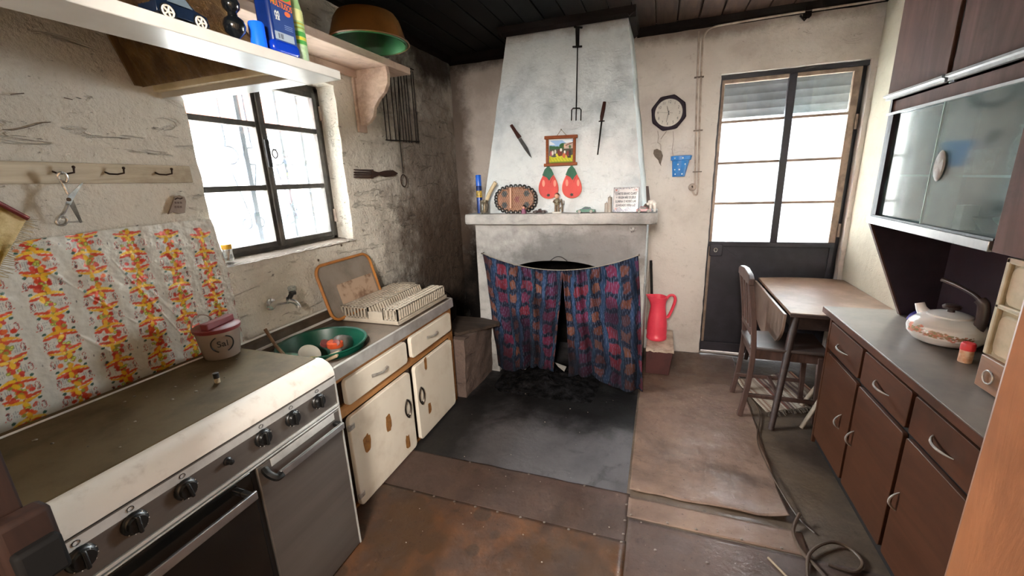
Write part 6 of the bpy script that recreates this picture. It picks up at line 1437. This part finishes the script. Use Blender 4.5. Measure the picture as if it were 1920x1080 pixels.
tag(obj('pink_bowl', MB().lathe([(0, 0), (.04, 0), (.07, .05), (.072, .055), (.066, .054), (.04, .008), (0, .007)], 24, (1.17, 2.02, 1.291)), simple('dusty_pink_bowl', '#93766f', '#7d645f', 8, .4)), 'dusty pink bowl on the cabinet bottom beside the cream dish', 'bowl')
tag(obj('metal_pot', MB().lathe([(0, 0), (.045, 0), (.05, .05), (.042, .07), (.015, .082), (0, .083)], 24, (1.19, 1.80, 1.362), 1, 1), M_steel), 'small steel lidded pot sitting in the cream serving dish', 'pot')
tag(obj('white_carton', MB().box(1.10, 1.15, 2.10, 2.145, 1.291, 1.385), M_white, bevel=.002), 'upright white carton behind the overlap of the sliding panes', 'carton')

# ------------------------------------------------------------------ on the sideboard
WZ = .806
ke = thing('kettle', 'white enamel kettle with pink and brown flower band and brown handle', 'kettle', (1.172, 2.165, WZ))
M_kw = simple('kettle_enamel', '#f0ece8', '#e2ddd8', 4, .18, spec=.6)
KC = Vector((1.172, 2.165, WZ)); KS = .112
kb = [(0, .002), (.085, .002), (.105, .012), (.124, .038), (.128, .058), (.122, .080), (.100, .104), (.072, .117), (.066, .118)]
obj('kettle_body', MB().lathe(kb, 44, KC), M_kw, ke, angle=60)
obj('lid', MB().lathe([(.072, .117), (.070, .123), (.05, .130), (.02, .134), (0, .135)], 32, KC), M_kw, ke)
M_br = simple('brown_bakelite', '#3a2a25', '#2b1f1b', 6, .3)
obj('lid_knob', MB().lathe([(.012, .132), (.012, .144), (.028, .150), (.030, .158), (.022, .166), (0, .168)], 20, KC), M_br, ke)
hd_ = RZ(-1.05)
def kp(x, z): return KC + hd_ @ Vector((x, 0, z))
obj('spout', MB().tube([kp(-.085, .095), kp(-.108, .118), kp(-.118, .140)], [.026, .019, .0165], 16), M_kw, ke)
obj('handle_grip', MB().tube(smooth([kp(.098, .085), kp(.104, .13), kp(.098, .19), kp(.082, .21)]), .019, 10, flat=.75), M_br, ke)
obj('handle_arm', MB().tube(smooth([kp(.085, .205), kp(.06, .225), kp(.0, .248), kp(-.055, .262)]), [.0085] * 24 + [.010], 10), M_br, ke)
def kband_r(z):
    for (r0_, z0_), (r1_, z1_) in zip(kb, kb[1:]):
        if z0_ <= z <= z1_ and z1_ > z0_: return r0_ + (r1_ - r0_) * (z - z0_) / (z1_ - z0_)
    return .128
def kband(u, v):
    a = math.radians(165) + math.radians(125) * u; z = .028 + .062 * v; r = kband_r(z) + .0009
    return (KC.x + r * math.cos(a), KC.y + r * math.sin(a), KC.z + z)
def kcol(U, V):
    r3 = np.random.default_rng(5); out = np.tile(np.array(lin('#e6e2de')), (len(U), 1))
    for k in range(190):
        t = r3.random(); y = .52 - .18 * (t - .35) + r3.normal(0, .13) * (1 - .4 * t); c = ['#c07a68', '#8a6a4e', '#6f6a48', '#a8614f', '#977a5c'][k % 5] if t > .25 else ['#d2907c', '#c9806e', '#7d7450'][k % 3]
        rr = r3.uniform(.02, .05) if t > .25 else r3.uniform(.04, .08)
        out[((U - (.12 + .80 * t)) / (rr * .55)) ** 2 + ((V - y) / (rr * 1.2)) ** 2 < 1] = lin(c)
    return out
sheet('flower_band', 110, 40, kband, kcol, printed('kettle_print', .2), ke)
sk_ = thing('spice_shaker', 'small glass shaker with red cap beside the kettle', 'shaker', (1.13, 1.95, WZ))
spz = Vector((1.128, 1.945, WZ))
obj('shaker_glass', MB().lathe([(0, 0), (.019, 0), (.020, .004), (.020, .052), (0, .052)], 16, spz), simple('shaker_contents', '#c08a68', '#d4b49a', 60, .3), sk_)
obj('shaker_cap', MB().lathe([(.0215, .05), (.0215, .072), (.018, .078), (0, .078)], 16, spz), simple('bright_red_cap', '#c22a30', None, rough=.35), sk_)
def pcl(u, v):
    a = u * 2 * PI; r = v; e = max(0, 1 - r ** 2) ** .5
    return (1.24 + .07 * r * math.cos(a) * (1 + .15 * nz(a, 1)), 2.425 + .095 * r * math.sin(a), WZ + .002 + e * (.055 + .02 * nz(math.cos(a) * 2 + r * 4, math.sin(a) * 2, 3)))
tag(obj('purple_cloth', MB().grid(32, 12, pcl), simple('purple_fabric', '#453a86', '#352b6b', 12, .85, bump=.3), fix=False), 'crumpled purple cloth behind the kettle at the foot of the cabinet side', 'cloth')
# spice chest
ch = thing('spice_chest', 'small wooden chest with cream upper drawers and brown ring pull drawer on the sideboard', 'chest', (1.13, 1.5, WZ))
M_cd = simple('aged_cream_drawer', '#c0b296', '#a5967a', 6, .55, lo=.4, hi=.75); M_cb = wood('chest_brown', '#6e4a31', '#563822', 'Y', 2, .5)
cx0, cy0, cy1 = 1.046, 1.30, 1.735
obj('chest_body', MB().box(cx0 + .012, 1.19, cy0, cy1, WZ, 1.245), simple('chest_frame', '#b9ab90', '#9b8d72', 7, .6), ch, bevel=.003)
obj('frame_edge', MB().box(cx0 - .002, cx0 + .014, cy1 - .018, cy1, WZ + .12, 1.25).box(cx0 - .002, cx0 + .014, cy0, cy1, 1.232, 1.25).box(cx0 - .002, cx0 + .014, cy0, cy1, 1.085, 1.100), bpy.data.materials['chest_frame'], ch, bevel=.004)
for z0_, z1_ in ((1.102, 1.230), (.935, 1.070)): obj('drawer', MB().prism(rrect(cy0 + .02, cy1 - .022, z0_, z1_, .03), 'x', cx0 + .004, cx0 + .018), M_cd, ch, bevel=.006)
d = obj('drawer', MB().box(cx0 - .004, cx0 + .014, cy0, cy1 - .004, WZ + .006, .922), M_cb, ch, bevel=.003)
rp = Vector((cx0 - .008, 1.675, .862))
obj('ring_pull', MB().tube([rp + Vector((0, .022 * math.cos(a), .022 * math.sin(a))) for a in np.linspace(0, 2 * PI, 20)[:-1]], .0025, 6, True), M_pull, d)
obj('dark_slot', MB().box(cx0 + .0125, cx0 + .016, cy0 + .02, cy1 - .022, 1.072, 1.085), M_sdark, ch)
